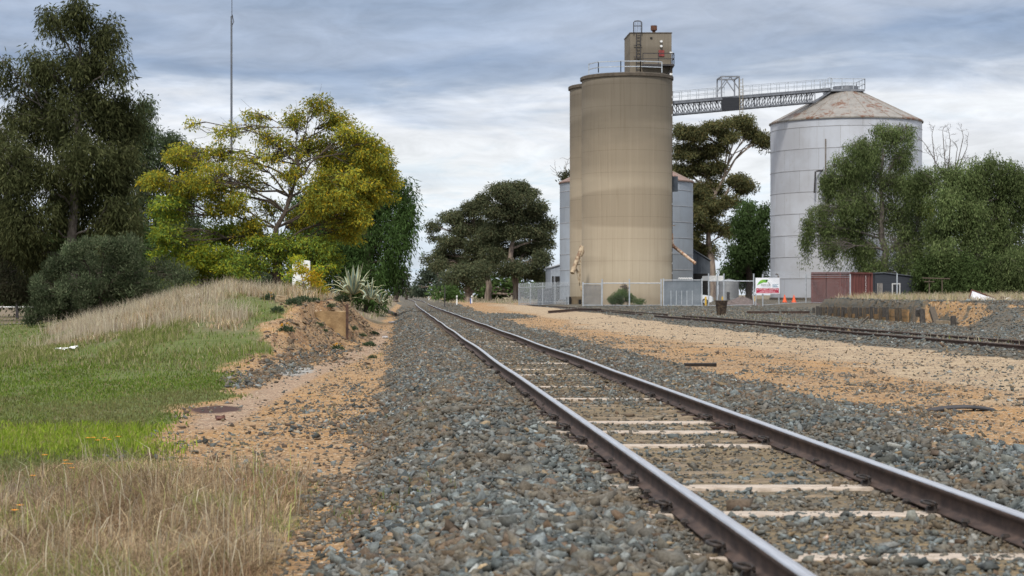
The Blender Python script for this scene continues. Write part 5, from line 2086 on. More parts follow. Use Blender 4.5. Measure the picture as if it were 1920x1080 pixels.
def build_timber_wall():
    r = np.random.default_rng(12)
    xw = 25.78
    us = [1533, 1544, 1555, 1566, 1580, 1593, 1607, 1620, 1634.5, 1650, 1665, 1681, 1690]
    wood = [pmat('grey_split_timber', (.035, .032, .030), (.085, .077, .068), 6, .95, 0, (5, 5, .9), .8), pmat('brown_split_timber', (.05, .040, .030), (.11, .088, .064), 6, .95, 0, (5, 5, .9), .8)]
    prev = None
    words = ['leftmost of the row', 'second from the left', 'third from the left', 'fourth from the left', 'fifth from the left', 'sixth from the left', 'in the middle of the row', 'sixth from the right', 'fifth from the right', 'fourth from the right', 'third from the right', 'second from the right', 'pale and slightly leaning, rightmost of the row']

    def timber(name, label, base, top, w, mat, cat, group=None, jag=.03, dw=None):
        m = MB()
        base, top = np.array(base, float), np.array(top, float)
        n = 6
        V = []
        prof = [(-.5, -.5), (0, -.56), (.5, -.5), (.54, 0), (.5, .5), (0, .54), (-.5, .5), (-.53, 0)]
        k = len(prof)
        d = top - base
        off = r.normal(0, .035, (k, 2))
        ax = np.array([1.0, 0, 0]) if abs(d[0]) < .6 * np.linalg.norm(d) else np.array([0, 0, 1.0])
        ay = np.cross(d / np.linalg.norm(d), ax)
        ay /= np.linalg.norm(ay)
        ax = np.cross(ay, d / np.linalg.norm(d))
        for i in range(n):
            c = base + d * i / (n - 1)
            for j, (a, b) in enumerate(prof):
                s = 1 + r.normal(0, .03)
                e = d / np.linalg.norm(d) * (r.uniform(-jag, jag) if i == n - 1 else 0)
                V.append(c + (ax * (a + off[j, 0]) * w + ay * (b + off[j, 1]) * (dw or w)) * s + e)
        m.add(V, [(i * k + j, (i + 1) * k + j, (i + 1) * k + (j + 1) % k, i * k + (j + 1) % k) for i in range(n - 1) for j in range(k)] + [tuple(range(k)), tuple(range(n * k - 1, n * k - k - 1, -1))])
        return tag(m.build(name, mat), label, cat, group)
    ys = [F * xw / (u - U0) for u in us]
    for i, (u, y) in enumerate(zip(us, ys)):
        g = GZ(xw - .3, y)
        zt = EYE - (np.interp(u, [1530, 1690], [575.0, 576.5]) - V0) * y / F
        lean = r.normal(0, .04)
        timber('timber_post', 'upright weathered timber of the retaining wall, ' + words[i], (xw, y, g - .3), (xw + lean - (.1 if i == 12 else 0), y + r.normal(0, .04), zt + r.normal(0, .02)), .145 * y / 105 + .01, wood[i % 2] if i < 12 else wood[1],
               'post', 'upright timbers of the retaining wall')
    lw = ['leftmost', 'second', 'third', 'fourth', 'fifth', 'sixth', 'seventh', 'eighth', 'ninth', 'tenth', 'last']
    for i in range(11):
        y = (ys[i] * .55 + ys[i + 1] * .45)
        if i == 0:
            y = ys[0] + .9
        elif i < 12:
            y = ys[i] * .5 + ys[i - 1] * .5 - .15
        zt = EYE - (576.5 - V0) * y / F
        timber('timber_stub', 'short dark timber end hanging between the uprights, %s from the left' % lw[i] if lw[i] not in ('leftmost', 'last') else 'short dark timber end between the uprights, %s one' % lw[i],
               (xw - .04, y, zt - .36 - .16 * (i % 3 == 1)), (xw - .04, y, zt), .15, wood[0], 'timber end', 'short timber ends between the uprights')
    # planks behind
    t = thing('retaining_planks', 'orange brown boards stacked behind the upright timbers of the wall', 'boards', (xw + .15, 105, -.2))
    m = MB()
    for k in range(4):
        for j, (ya, yb) in enumerate(((98.2, 104.0), (104.05, 110.2), (110.25, 116.8))):
            m.obox((xw + .16 + r.normal(0, .012), (ya + yb) / 2, -.22 + .2 * k + r.normal(0, .008)), (.08, yb - ya, .185))
    m.build('board_stack', pmat('orange_stained_board', (.33, .19, .08), (.20, .135, .07), 2.5, .9, 0, (3, .8, 6), .4), t)
    # collapsed end
    def at(u, v, Y):
        return P(u, v, Y)
    timber('timber_post', 'thin split timber leaning at the broken end of the wall', at(1714, 606, 96.5), at(1716, 577, 97.0), .17, wood[1], 'post')
    timber('timber_post', 'thick dark timber with a broad head at the broken end of the wall', at(1731, 612, 95), at(1729, 580, 95.2), .26, wood[0], 'post')
    timber('timber_block', 'blocky dark timber end resting against the thick broken post', at(1722, 592, 95.4), at(1723, 579, 95.3), .30, wood[0], 'timber end')
    timber('leaning_timber', 'split timber leaning outward over the fallen log', at(1757, 613, 93), at(1747, 579, 95), .24, wood[1], 'timber')
    timber('timber_post', 'brown upright timber sunk in orange earth behind the fallen log', at(1770, 606, 96.5), at(1769, 578, 97), .22, wood[1], 'post')
    timber('fallen_log', 'pale fallen log lying between the leaning timber and the grey stump', at(1756, 603.5, 92.6), at(1783, 605.5, 92.2), .16, pmat('pale_log', (.24, .19, .13), (.16, .125, .085), 6, .9), 'log')
    timber('fallen_log', 'orange stained fallen log underneath the pale one', at(1752, 613, 92), at(1784, 611, 92), .15, pmat('orange_log', (.30, .19, .08), (.2, .13, .06), 6, .9), 'log')
    timber('timber_stump', 'short grey stump standing at the right end of the fallen logs', at(1787.5, 612, 91.5), at(1787, 592, 91.5), .22, wood[0], 'post')
    timber('fallen_timber', 'thin splintered timber lying on gravel at the foot of the wall', at(1673, 612, 96), at(1690, 604, 97), .10, pmat('splintered_timber', (.2, .17, .135), (.12, .1, .08), 6, .9), 'timber')
    timber('fallen_timber', 'short bent splinter lying below the middle of the wall', at(1612, 608, 99), at(1628, 594, 101), .07, wood[1], 'timber')
    # scrap on top of the right bank
    Y = 101.0
    t = thing('scrap_metal', 'bent white metal panel with rusty rim lying on the gravel bank', 'scrap', P(1845, 560, Y))
    m = MB()
    q = [P(1816, 564, Y - .4), P(1822, 544, Y), P(1853, 555, Y), P(1878, 563.5, Y), P(1874, 570, Y - .4), P(1848, 568, Y - .6)]
    a = [q[0], q[1], q[2], q[5]]
    m.add([*q], [(0, 1, 2, 5), (5, 2, 3, 4)])
    o = m.build('panel_sheet', pmat('scuffed_white_metal', (.66, .66, .70), (.42, .40, .40), 2.2, .5), t)
    sol = o.modifiers.new('thickness', 'SOLIDIFY')
    sol.thickness = .03
    m = MB()
    m.tube([q[0], q[1], q[2], q[3]], .05, 6)
    m.build('panel_rim', pmat('rust_rim', (.12, .05, .03), (.08, .035, .025), 5, .8), t)
    t = thing('scrap_pipe', 'white rimmed pipe end with a rusty flap at far right of the bank', 'scrap', P(1891, 567, Y))
    c = P(1891, 566, Y)
    th = np.linspace(-.2, math.pi + .2, 14)
    m = MB()
    m.tube([c + np.array([.19 * math.cos(a), 0, .19 * math.sin(a)]) for a in th], .035, 8)
    m.build('pipe_rim', WHITE, t)
    m = MB()
    m.add([c + np.array([.17 * math.cos(a), d, .17 * math.sin(a)]) for d in (.01, 1.0) for a in th], [(i, i + 1, 14 + i + 1, 14 + i) for i in range(13)])
    m.obox(P(1881, 562, Y + .1), (.3, .05, .32), Ry(.2))
    m.build('pipe_wall', pmat('rusty_pipe', (.07, .03, .025), (.10, .05, .035), 4, .8), t)


build_timber_wall()


# ---------------------------------------------------------------- things on the left bank
def rough_block(name, label, cat, c, size, mat, rz=0.0, jit=.03, seed=1, cuts=2):
    import bmesh
    r = np.random.default_rng(seed)
    bm = bmesh.new()
    bmesh.ops.create_cube(bm, size=1.0)
    bmesh.ops.subdivide_edges(bm, edges=bm.edges, cuts=cuts, use_grid_fill=True)
    R = Rz(rz)
    for v in bm.verts:
        p = np.array(v.co) * np.array(size) + r.normal(0, jit, 3) * np.array([1, 1, 1])
        v.co = Vector((R @ p).tolist())
    me = bpy.data.meshes.new(name)
    bm.to_mesh(me)
    bm.free()
    me.materials.append(mat)
    o = bpy.data.objects.new(name, me)
    C.objects.link(o)
    o.location = [float(q) for q in c]
    return tag(o, label, cat)


def build_bank_things():
    n = NT('old_yellow_concrete')
    p = n.coord()
    a, b = n.noise(p, 1.8, 5, .65), n.noise(p, 14, 4, .7)
    n.bump(b, .7, .03)
    oldc = n.done(n.mix(n.step(a, .38, .62), n.mix(b, (.30, .20, .10), (.37, .26, .14)), (.22, .145, .075)), .95)
    Yb = 70.0
    x0, x1 = (583 - U0) * Yb / F, (650 - U0) * Yb / F
    zt = EYE - (584 - V0) * Yb / F
    rough_block('retaining_block', 'old yellow concrete retaining block cut into the sand bank', 'concrete block', ((x0 + x1) / 2, Yb + .9, zt - .75), (x1 - x0, 1.8, 1.5), oldc, 0, .012, 4, 6)
    t = thing('steel_post', 'rusty steel post at the corner of the concrete retaining block', 'post', (x1 + .02, Yb - .1, zt - .9))
    m = MB()
    xp = (651 - U0) * (Yb - .08) / F
    zt2, zb2 = EYE - (570 - V0) * Yb / F, EYE - (629 - V0) * Yb / F
    m.obox((xp, Yb - .1, (zt2 + zb2) / 2 - .1), (.035, .11, zt2 - zb2 + .2))
    m.obox((xp, Yb - .16, (zt2 + zb2) / 2 - .1), (.10, .02, zt2 - zb2 + .2))
    m.build('post_shaft', pmat('dark_rust', (.045, .028, .022), (.09, .05, .035), 5, .85), t)
    stone = pmat('pale_cut_stone', (.34, .26, .16), (.26, .19, .115), 4, .9, 0, None, .5)
    c = hit(527, 565.5)
    rough_block('stone_block', 'squared brown stone block perched on the top edge of the bank', 'stone', (c[0], c[1], c[2] + .08), (.36, .3, .2), stone, .2, .012, 5)
    c = hit(617, 571)
    rough_block('stone_slab', 'thin stone slab jutting from the bank top below the variegated agave', 'stone', (c[0], c[1] + .2, c[2] + .08), (.5, .5, .06), stone, 0, .008, 6)
    c = hit(358, 565)
    rough_block('white_rock', 'pale angular rock lying in grass on the bank in front of the bush', 'rock', (c[0], c[1], c[2] + .12), (.62, .4, .22), pmat('pale_rock', (.52, .46, .37), (.38, .33, .26), 3, .9), .2, .06, 7)
    c = hit(402, 555)
    rough_block('buried_rock', 'small buff rock peeping from the straw grass on the bank crest', 'rock', (c[0], c[1], c[2] + .16), (.14, .2, .34), pmat('buff_rock', (.42, .31, .2), (.34, .25, .17), 3, .9), .2, .03, 8)
    c = hit(413, 788)
    rough_block('red_rock', 'small dark red rock lying on the sandy path', 'rock', (c[0], c[1], c[2] + .02), (.12, .1, .06), pmat('red_rock', (.10, .05, .045), (.16, .08, .06), 6, .9), .2, .015, 9)
    c = hit(718, 580)
    m = MB()
    a, b = P(694, 566, c[1] - 4), P(742, 594, c[1] - 12)
    a, b = hit(694, 570), hit(742, 592)
    m.obox((a + b) / 2 + np.array([0, 0, .12]), (.22, np.linalg.norm(b - a), .2), Rz(math.atan2(-(b - a)[0], (b - a)[1])) @ Rx(math.atan2((b - a)[2], np.linalg.norm((b - a)[:2]))))
    tag(m.build('fallen_beam', pmat('dark_old_beam', (.05, .04, .034), (.10, .082, .066), 5, .95)), 'long dark beam lying down the end of the sand bank', 'beam')
    c = hit(697, 584)
    m = MB()
    m.obox(c + np.array([0, 0, .05]), (.32, .06, .05), Rz(.1) @ Ry(-.25))
    tag(m.build('dark_stick', pmat('dark_stick_wood', (.03, .024, .02), (.05, .04, .03), 6, .9)), 'short dark stick on the sand face below the agave', 'stick')
    # crumpled white rag
    import bmesh
    c = hit(125, 659)
    bm = bmesh.new()
    bmesh.ops.create_grid(bm, x_segments=16, y_segments=8, size=.5)
    r = np.random.default_rng(2)
    for v in bm.verts:
        x, y = v.co.x, v.co.y
        v.co = Vector((x * .62 + .02 * math.sin(y * 20), y * .3, .07 * abs(math.sin(x * 7 + y * 4)) + .06 * vnoise(x * 9 + 20, y * 9 + 9, 5) + .10 * max(0, x)))
    me = bpy.data.meshes.new('plastic_bag')
    bm.to_mesh(me)
    bm.free()
    me.materials.append(WHITE)
    o = bpy.data.objects.new('plastic_bag', me)
    C.objects.link(o)
    o.location = c.tolist()
    o.rotation_euler = (0, 0, .2)
    o.modifiers.new('thickness', 'SOLIDIFY').thickness = .004
    tag(o, 'crumpled white plastic bag on the lawn below the bank', 'bag')
    # pale litter patches between track and bank
    for u, v, lab, s in ((736, 605.5, 'flat pale piece of litter in the dip before the bank', .34), (722, 633, 'small pale piece of litter on the sand nearer the camera', .16)):
        c = hit(u, v)
        rough_block('litter', lab, 'litter', (c[0], c[1], c[2] + .03), (s * 1.3, s * 1.6, .04), pmat('pale_litter', (.6, .58, .58), (.45, .42, .42), 5, .8), .3, .02, int(u))
    # pipe fence at far left
    Y = 138.0
    xx = lambda u: (u - U0) * Y / F
    zz = lambda v: EYE - (v - V0) * Y / F
    t = thing('pipe_fence', 'white two rail pipe fence at the far left edge behind the bush', 'fence', (xx(15), Y, GZ(xx(15), Y)))
    m = MB()
    for v, u1 in ((559.5, 32), (575.8, 118)):
        m.tube([(xx(-60), Y, zz(v)), (xx(u1), Y, zz(v))], .045, 8)
    m.build('pipe_rail', WHITE, t, True)
    for u in (32, 118, -55):
        m = MB()
        m.box((xx(u) - .09, Y - .05, GZ(xx(u), Y) - .2), (xx(u) + .09, Y + .15, zz(554)))
        m.build('post', DARKSTEEL, t)
    # white board behind the yellow sapling
    Y = 96.0
    m = MB()
    a, b = P(548, 489, Y), P(581, 545, Y)
    m.prism([(a[0], b[2] - .5), (b[0], b[2] - .5), (b[0], P(0, 489, Y)[2]), (a[0] + .25, P(0, 486, Y)[2]), (a[0], P(0, 497, Y)[2])], Y, Y + .5, 0, 1)
    tag(m.build('white_cabinet', WHITE), 'white cabinet mostly hidden behind the yellow sapling', 'cabinet')
    # grey kerb of a path at the far left
    m = MB()
    Y = 112
    pts = [((u - U0) * Y / F, Y + dy, GZ((u - U0) * Y / F, Y + dy)) for u, dy in ((-90, -2), (0, 0), (40, 2.5), (70, 6))]
    V = []
    for p in pts:
        V += [(p[0], p[1] - .9, p[2] + .03), (p[0], p[1] + .9, p[2] + .03)]
    m.add(V, [(2 * i, 2 * i + 2, 2 * i + 3, 2 * i + 1) for i in range(len(pts) - 1)])
    tag(m.build('path', pmat('grey_path', (.16, .165, .175), (.21, .21, .215), 3, .9)), None, None, None, 'structure')


build_bank_things()

# ---------------------------------------------------------------- plants and trees
def leaves(name, pts, dirs, L, Wd, cols, parent, mat=LEAF, seed=0):
    """one kite-shaped leaf per point"""
    n = len(pts)
    r = np.random.default_rng(seed)
    d = dirs / (np.linalg.norm(dirs, axis=1)[:, None] + 1e-9)
    a = r.normal(size=(n, 3))
    s = np.cross(d, a)
    s /= np.linalg.norm(s, axis=1)[:, None] + 1e-9
    L = L * r.uniform(.65, 1.3, (n, 1))
    Wd = Wd * r.uniform(.7, 1.3, (n, 1))
    V = np.empty((n, 4, 3), np.float32)
    V[:, 0] = pts
    V[:, 1] = pts + d * L * .45 + s * Wd * .5
    V[:, 2] = pts + d * L
    V[:, 3] = pts + d * L * .45 - s * Wd * .5
    i = np.arange(n)[:, None] * 4
    loc = np.array(parent.location) if parent is not None else np.zeros(3)
    return np_mesh(name, V.reshape(-1, 3) - loc, [i + np.array([0, 1, 2, 3])], mat, parent, col=cols)


LEAF_TOTAL = [0]


def make_tree(name, label, cat, Y, trunk, blobs, pal, bark, group=None, clump=.8, flat=.7, L=.3, Wd=.08, lai=1.6, kcl=1.0, droop=.5, depth=.8, seed=1, pw=None, base=None,
              twig=.022, limb=.11, var=.2, twiggy=0, spread=.5, leafless=(), hang=0.0):
    r = np.random.default_rng(seed)
    u0, v0 = trunk[0][:2]
    bx = (u0 - U0) * Y / F
    bz = GZ(bx, Y) if base is None else base
    t = thing(name, label, cat, (bx, Y, bz), group)
    tr = np.array([P(u, v, Y) for u, v, _ in trunk])
    rad = np.array([q[2] for q in trunk])
    tr = np.vstack([[tr[0][0], Y, bz - .3], tr]) if tr[0][2] > bz else tr
    rad = np.concatenate([[rad[0] * 1.15], rad]) if len(rad) < len(tr) else rad
    wood = MB()
    # resample trunk with a little wander
    seg = np.linspace(0, 1, 12)
    cum = np.concatenate([[0], np.cumsum(np.linalg.norm(np.diff(tr, axis=0), axis=1))])
    cum /= cum[-1]
    tp = np.stack([np.interp(seg, cum, tr[:, k]) for k in range(3)], 1)
    tp[1:-1, :2] += r.normal(0, rad[0] * .25, (10, 2))
    trd = np.interp(seg, cum, rad)
    wood.tube(tp, trd, 9)
    LP, LD, LC = [], [], []
    fork = tp[len(tp) // 3]
    pal = np.array(pal)
    for bi, b in enumerate(blobs):
        u, v, ru, rv = b[:4]
        dens = b[4] if len(b) > 4 else 1.0
        tint = np.array(b[5]) if len(b) > 5 else np.ones(3)
        rx, rz = ru * Y / F, rv * Y / F
        ry = min(rx, rz * 1.6) * depth + .3
        c = P(u, v, Y) + np.array([0, r.normal(0, 1) * ry * .6, 0])
        # limb from trunk
        low = tp[tp[:, 2] < c[2] - .15 * rz]
        if len(low) < 2:
            low = tp[:2]
        i0 = int(np.clip(len(low) - 1 - r.integers(0, max(1, len(low) // 3)), 0, len(tp) - 1))
        s = tp[i0]
        dist = np.linalg.norm(c - s)
        mid = s * .45 + c * .55 + np.array([0, 0, .10 * dist]) + r.normal(0, .06 * dist, 3)
        tt = np.linspace(0, 1, 8)[:, None]
        path = (1 - tt) ** 2 * s + 2 * tt * (1 - tt) * mid + tt ** 2 * c
        path[1:-1] += r.normal(0, .025 * dist, (6, 3))
        lr = min(limb * (.5 + dist / 8), trd[i0] * .8)
        wood.tube(path, np.linspace(lr, twig * 1.5, 8), 6)
        bl_sh = r.uniform(1 - var * .7, 1 + var * .7)
        area = math.pi * rx * rz
        nc = max(3, int(round(kcl * 1.5 * area / (clump * clump))))
        d = r.normal(size=(nc, 3))
        d /= np.linalg.norm(d, axis=1)[:, None]
        rr = r.random(nc) ** .45
        cc = c + d * rr[:, None] * np.array([max(rx - clump * .45, .1), ry, max(rz - clump * flat * .45, .1)])
        cr = clump * r.uniform(.6, 1.3, nc)
        for k in range(nc):
            j = int(r.integers(3, 8))
            p0 = path[j]
            m_ = (p0 + cc[k]) / 2 + r.normal(0, .08, 3) * np.linalg.norm(cc[k] - p0)
            wood.tube([p0, m_, cc[k]], [twig * 1.3, twig, twig * .5], 4, cap=False)
            for _ in range(twiggy):
                e = cc[k] + r.normal(0, .8, 3) * cr[k]
                wood.tube([m_, (m_ + e) / 2 + r.normal(0, .12, 3) * cr[k], e], [twig * .6, twig * .5, twig * .25], 3, cap=False)
        nl = np.maximum(1, (dens * lai * math.pi * cr ** 2 * max(flat, .45) / (L * Wd * .5 * .5) * .5).astype(int))
        idx = np.repeat(np.arange(nc), nl)
        n = len(idx)
        g = r.normal(0, 1, (n, 3))
        g /= np.linalg.norm(g, axis=1)[:, None]
        g *= (r.random(n) ** .5)[:, None]
        pts = cc[idx] + g * cr[idx][:, None] * np.array([1, 1, flat])
        if hang:
            pts[:, 2] -= hang * cr[idx] * r.random(n) ** 2 * 1.6
        dr = g * .8 + r.normal(0, .55, (n, 3)) + np.array([0, 0, -droop])
        shade = r.uniform(1 - var, 1 + var, nc)[idx][:, None]
        ci = r.choice(len(pal), n, p=pw)
        LP.append(pts)
        LD.append(dr)
        LC.append(np.clip(pal[ci] * shade * r.uniform(.75, 1.3, (n, 1)) * tint * bl_sh, 0, 1))
    pts, dr, cl = np.concatenate(LP), np.concatenate(LD), np.concatenate(LC)
    keep = pts[:, 2] > ground_z(pts[:, 0], pts[:, 1]) - .05
    pts, dr, cl = pts[keep], dr[keep], cl[keep]
    LEAF_TOTAL[0] += len(pts)
    leaves('crown', pts, dr, L, Wd, cl, t, seed=seed)
    wood.build('trunk', bark, t, True)
    return t


GUMDARK = [(.058, .066, .028), (.072, .080, .036), (.048, .055, .024), (.10, .105, .046)]
GUMOLIVE = [(.092, .108, .058), (.115, .128, .072), (.072, .086, .046), (.135, .132, .070)]
PEPPER = [(.105, .140, .052), (.135, .175, .068), (.08, .112, .042), (.17, .205, .085)]
PEPDARK = [(.055, .088, .032), (.072, .110, .040), (.045, .072, .026)]


def build_trees():
    # ---- left side
    make_tree('gum_tree', 'tall dark gum tree with a straight pale trunk at upper left', 'tree', 125,
              [(133, 575, .42), (135, 470, .34), (137, 380, .28), (140, 250, .2), (150, 100, .1), (150, 20, .05)],
              [(140, 20, 42, 35), (95, 30, 30, 30, .8), (195, 60, 38, 38, .8), (222, 128, 32, 32, .7), (160, 110, 60, 50), (85, 130, 48, 48, .9), (28, 140, 38, 30, .7), (5, 115, 26, 22, .6), (150, 200, 90, 62), (55, 215, 75, 62),
               (222, 225, 50, 62), (150, 300, 100, 66), (30, 310, 75, 75), (225, 320, 58, 76), (140, 380, 90, 55), (50, 410, 85, 60), (225, 405, 58, 58), (190, 455, 75, 36), (80, 470, 55, 36)],
              GUMDARK, BARK_GREY, clump=.85, flat=.75, L=.38, Wd=.08, lai=1.75, limb=.07, droop=1.0, seed=11, hang=.8)
    make_tree('leaning_tree', 'dark leaning tree at the left edge with brownish tips', 'tree', 128,
              [(75, 560, .2), (55, 495, .16), (25, 440, .12), (0, 400, .08)],
              [(-5, 262, 28, 36, .7, (2.2, 1.6, .8)), (5, 330, 48, 40, .9, (1.5, .95, .8)), (-10, 400, 60, 50), (30, 450, 55, 45), (0, 500, 70, 45), (70, 530, 50, 35), (20, 540, 50, 25)],
              [(.05, .052, .03), (.06, .055, .035), (.04, .045, .025)], BARK_GREY, clump=.8, L=.3, Wd=.08, lai=1.6, droop=.9, seed=12, hang=.6)
    make_tree('shade_tree', 'dark spreading tree filling the gap under the tall gum', 'tree', 150,
              [(190, 560, .3), (195, 510, .25), (195, 480, .15)],
              [(110, 500, 80, 50), (200, 490, 80, 60), (270, 500, 60, 60), (60, 530, 80, 40), (230, 440, 70, 50), (160, 545, 140, 30), (90, 450, 90, 50), (30, 500, 80, 60), (150, 460, 80, 50)], PEPDARK, BARK_DARK, clump=1.2, L=.34, Wd=.12, lai=2.3, droop=.8, seed=13, hang=.5)
    make_tree('willowy_tree', 'lighter green tree showing behind the right side of the tall gum', 'tree', 165,
              [(262, 560, .3), (260, 420, .22), (258, 260, .1)],
              [(262, 195, 30, 28), (250, 240, 44, 45), (280, 240, 16, 36), (262, 310, 42, 60), (250, 390, 50, 60), (240, 450, 50, 50)], [(.075, .10, .052), (.09, .115, .06), (.06, .085, .042)], BARK_GREY,
              clump=1.0, L=.36, Wd=.09, lai=1.5, droop=1.1, seed=14, hang=.9)
    make_tree('grey_green_tree', 'grey green tree behind the left part of the yellow tree', 'tree', 170,
              [(335, 560, .3), (335, 430, .2), (335, 310, .1)],
              [(322, 262, 34, 30, .8), (355, 285, 32, 36, .8), (310, 320, 30, 42, .7), (350, 350, 50, 40), (330, 420, 70, 50), (350, 490, 90, 50), (440, 500, 60, 40), (500, 525, 70, 36), (560, 535, 60, 28), (430, 540, 80, 24)], [(.06, .082, .042), (.05, .07, .034), (.075, .095, .05)], BARK_DARK,
              clump=1.1, L=.36, Wd=.1, lai=2.0, droop=1.0, seed=15, hang=.8)
    YEL = [(.38, .29, .028), (.32, .275, .032), (.25, .25, .036), (.19, .215, .04), (.145, .185, .042), (.46, .31, .025)]
    G1 = (.78, 1.02, 1.15)
    make_tree('yellow_tree', 'broad autumn yellow tree with dark forked limbs behind the bank', 'tree', 110,
              [(520, 560, .34), (517, 505, .30), (512, 462, .26), (522, 430, .15), (545, 370, .10), (560, 300, .06), (575, 250, .03)],
              [(600, 198, 36, 22, .5), (555, 222, 42, 26, .45), (478, 215, 38, 18, .4), (625, 225, 40, 30, .6), (500, 258, 50, 28, .35), (428, 245, 34, 22, .4), (358, 232, 12, 18, .4), (585, 275, 55, 36, .5), (655, 255, 40, 30, .7), (690, 290, 45, 42, 1),
               (640, 310, 55, 42, 1), (725, 335, 30, 42, 1), (545, 330, 45, 40, .3), (395, 290, 40, 28, .5), (330, 285, 38, 30, .6), (290, 340, 34, 26, .8), (350, 345, 55, 28, .9), (455, 340, 45, 36, .45), (420, 385, 60, 30, .9),
               (320, 385, 52, 32, .95, G1), (690, 375, 48, 34, 1), (615, 380, 60, 42, .9), (560, 410, 45, 36, .5), (640, 435, 46, 30, .9), (590, 465, 48, 32, .8, G1), (400, 440, 62, 36, .9, G1), (315, 440, 44, 34, .9, G1), (470, 430, 45, 40, .8), (500, 390, 40, 30, .3), (400, 335, 50, 30, .7), (470, 300, 46, 30, .35), (520, 280, 40, 30, .35),
               (390, 490, 74, 34, 1.1, (.95, 1.15, 1)), (315, 490, 44, 34, 1.1, (.95, 1.2, 1)), (560, 500, 46, 26, .8, G1), (620, 490, 36, 30, .7, G1), (455, 500, 40, 32, .9, G1), (540, 460, 50, 30, .7, G1), (670, 410, 40, 34, 1), (505, 470, 60, 40, .9, G1), (650, 345, 70, 40, 1), (560, 535, 60, 18, .8, G1), (330, 530, 50, 20, 1, G1), (420, 530, 60, 20, 1, G1)],
              YEL, BARK_DARK, clump=.56, flat=.6, L=.20, Wd=.07, lai=1.5, kcl=1.35, droop=.45, depth=.9, seed=16, pw=[.10, .19, .25, .25, .16, .05], twig=.018, limb=.06, twiggy=1, var=.28, spread=1)
    make_tree('pepper_tree', 'dark green weeping pepper tree right behind the yellow tree', 'tree', 150,
              [(690, 562, .4), (690, 500, .34), (690, 420, .25), (690, 330, .12)],
              [(640, 275, 46, 34), (680, 280, 36, 34), (720, 315, 36, 36), (752, 360, 30, 40), (700, 380, 55, 55), (762, 400, 24, 38), (745, 440, 32, 36), (690, 450, 60, 50), (735, 485, 30, 32), (690, 515, 52, 36), (640, 470, 60, 60), (645, 530, 40, 26), (600, 420, 70, 90)],
              [(.050, .088, .026), (.066, .108, .034), (.040, .07, .022)], BARK_DARK, clump=.9, flat=.9, L=.36, Wd=.085, lai=1.5, droop=1.3, seed=17, hang=1.4)
    for i, (lab, Y, trk, bl) in enumerate((
            ('grey green gum with pale stems left of the vanishing line', 330, [(742, 557, .45), (744, 530, .35), (744, 505, .2)], [(742, 505, 22, 14), (757, 512, 13, 14), (735, 525, 22, 16), (757, 530, 12, 12), (722, 520, 18, 24), (748, 545, 22, 10)]),
            ('dark low tree nearest the vanishing line on its left', 560, [(762, 556, .4), (762, 545, .25)], [(762, 540, 8, 8), (766, 547, 5, 7)]))):
        make_tree('far_gum', lab, 'tree', Y, trk, bl, [(.075, .088, .052), (.095, .105, .066), (.06, .072, .045)], BARK_GUM, 'far trees along the line', clump=1.5, L=.6, Wd=.3, lai=1.5, seed=20 + i, limb=.2, twig=.05, base=.3)
    make_tree('dark_hedge', 'low dark hedge far behind the pipe fence at the left edge', 'hedge', 215, [(60, 575, .2), (60, 560, .15), (60, 545, .1)],
              [(-60, 552, 70, 20), (20, 550, 70, 22), (100, 548, 70, 24), (180, 548, 70, 24), (260, 545, 70, 26), (350, 545, 70, 26), (450, 545, 70, 26), (560, 545, 70, 26)], PEPDARK, BARK_DARK, clump=1.0, L=.4, Wd=.16, lai=1.8, seed=19)
    # ---- the gums right of the line
    make_tree('spreading_gum', 'spreading gum with twin pale trunks and detached left tufts', 'tree', 262,
              [(916, 563, .50), (916, 535, .42), (908, 500, .32), (895, 450, .22), (885, 410, .12)],
              [(885, 392, 34, 16), (850, 408, 26, 14), (815, 424, 17, 9), (834, 408, 14, 8, .8), (812, 446, 9, 8, .7), (868, 432, 34, 18), (905, 425, 36, 20), (845, 455, 30, 18), (890, 462, 40, 22), (850, 485, 34, 18), (893, 492, 44, 20), (822, 474, 14, 10), (803, 487, 9, 8, .8), (828, 497, 20, 12)],
              GUMOLIVE, BARK_GUM, 'gums beyond the silos', clump=1.05, flat=.8, L=.34, Wd=.13, lai=1.9, kcl=1.5, seed=31, limb=.15, twig=.045)
    make_tree('spreading_gum', 'tallest domed gum left of the silos', 'tree', 256,
              [(968, 563, .55), (968, 530, .45), (962, 490, .36), (958, 430, .25), (958, 380, .14)],
              [(965, 349, 36, 10), (930, 358, 30, 12), (995, 362, 22, 10), (905, 372, 18, 12), (962, 375, 46, 14), (1012, 388, 22, 12), (940, 398, 44, 18), (990, 402, 40, 18), (1024, 420, 18, 12), (960, 430, 50, 20), (1010, 438, 30, 18), (928, 440, 34, 20), (1028, 452, 14, 14), (985, 465, 46, 20), (940, 475, 40, 20), (1012, 485, 28, 18), (965, 505, 46, 18), (1000, 512, 34, 16)],
              GUMOLIVE, BARK_GUM, 'gums beyond the silos', clump=1.05, flat=.8, L=.34, Wd=.13, lai=1.9, kcl=1.5, seed=32, limb=.15, twig=.045)
    make_tree('spreading_gum', 'smaller gum with a single buff trunk at the left of the gum group', 'tree', 250,
              [(878, 563, .55), (878, 540, .5), (874, 518, .35)], [(862, 510, 30, 16), (892, 508, 28, 16), (845, 522, 20, 14), (880, 526, 30, 10)],
              GUMOLIVE, BARK_GUM, 'gums beyond the silos', clump=1.05, flat=.8, L=.34, Wd=.13, lai=1.9, kcl=1.5, seed=33, limb=.14, twig=.045)
    make_tree('round_bush', 'rounded green bush beside the thin dark post', 'bush', 235, [(848, 563, .15), (848, 555, .1)], [(848, 545, 15, 12), (838, 552, 10, 10), (858, 555, 10, 8)],
              [(.06, .10, .03), (.075, .12, .04)], BARK_DARK, clump=.7, L=.35, Wd=.16, lai=1.8, seed=34)
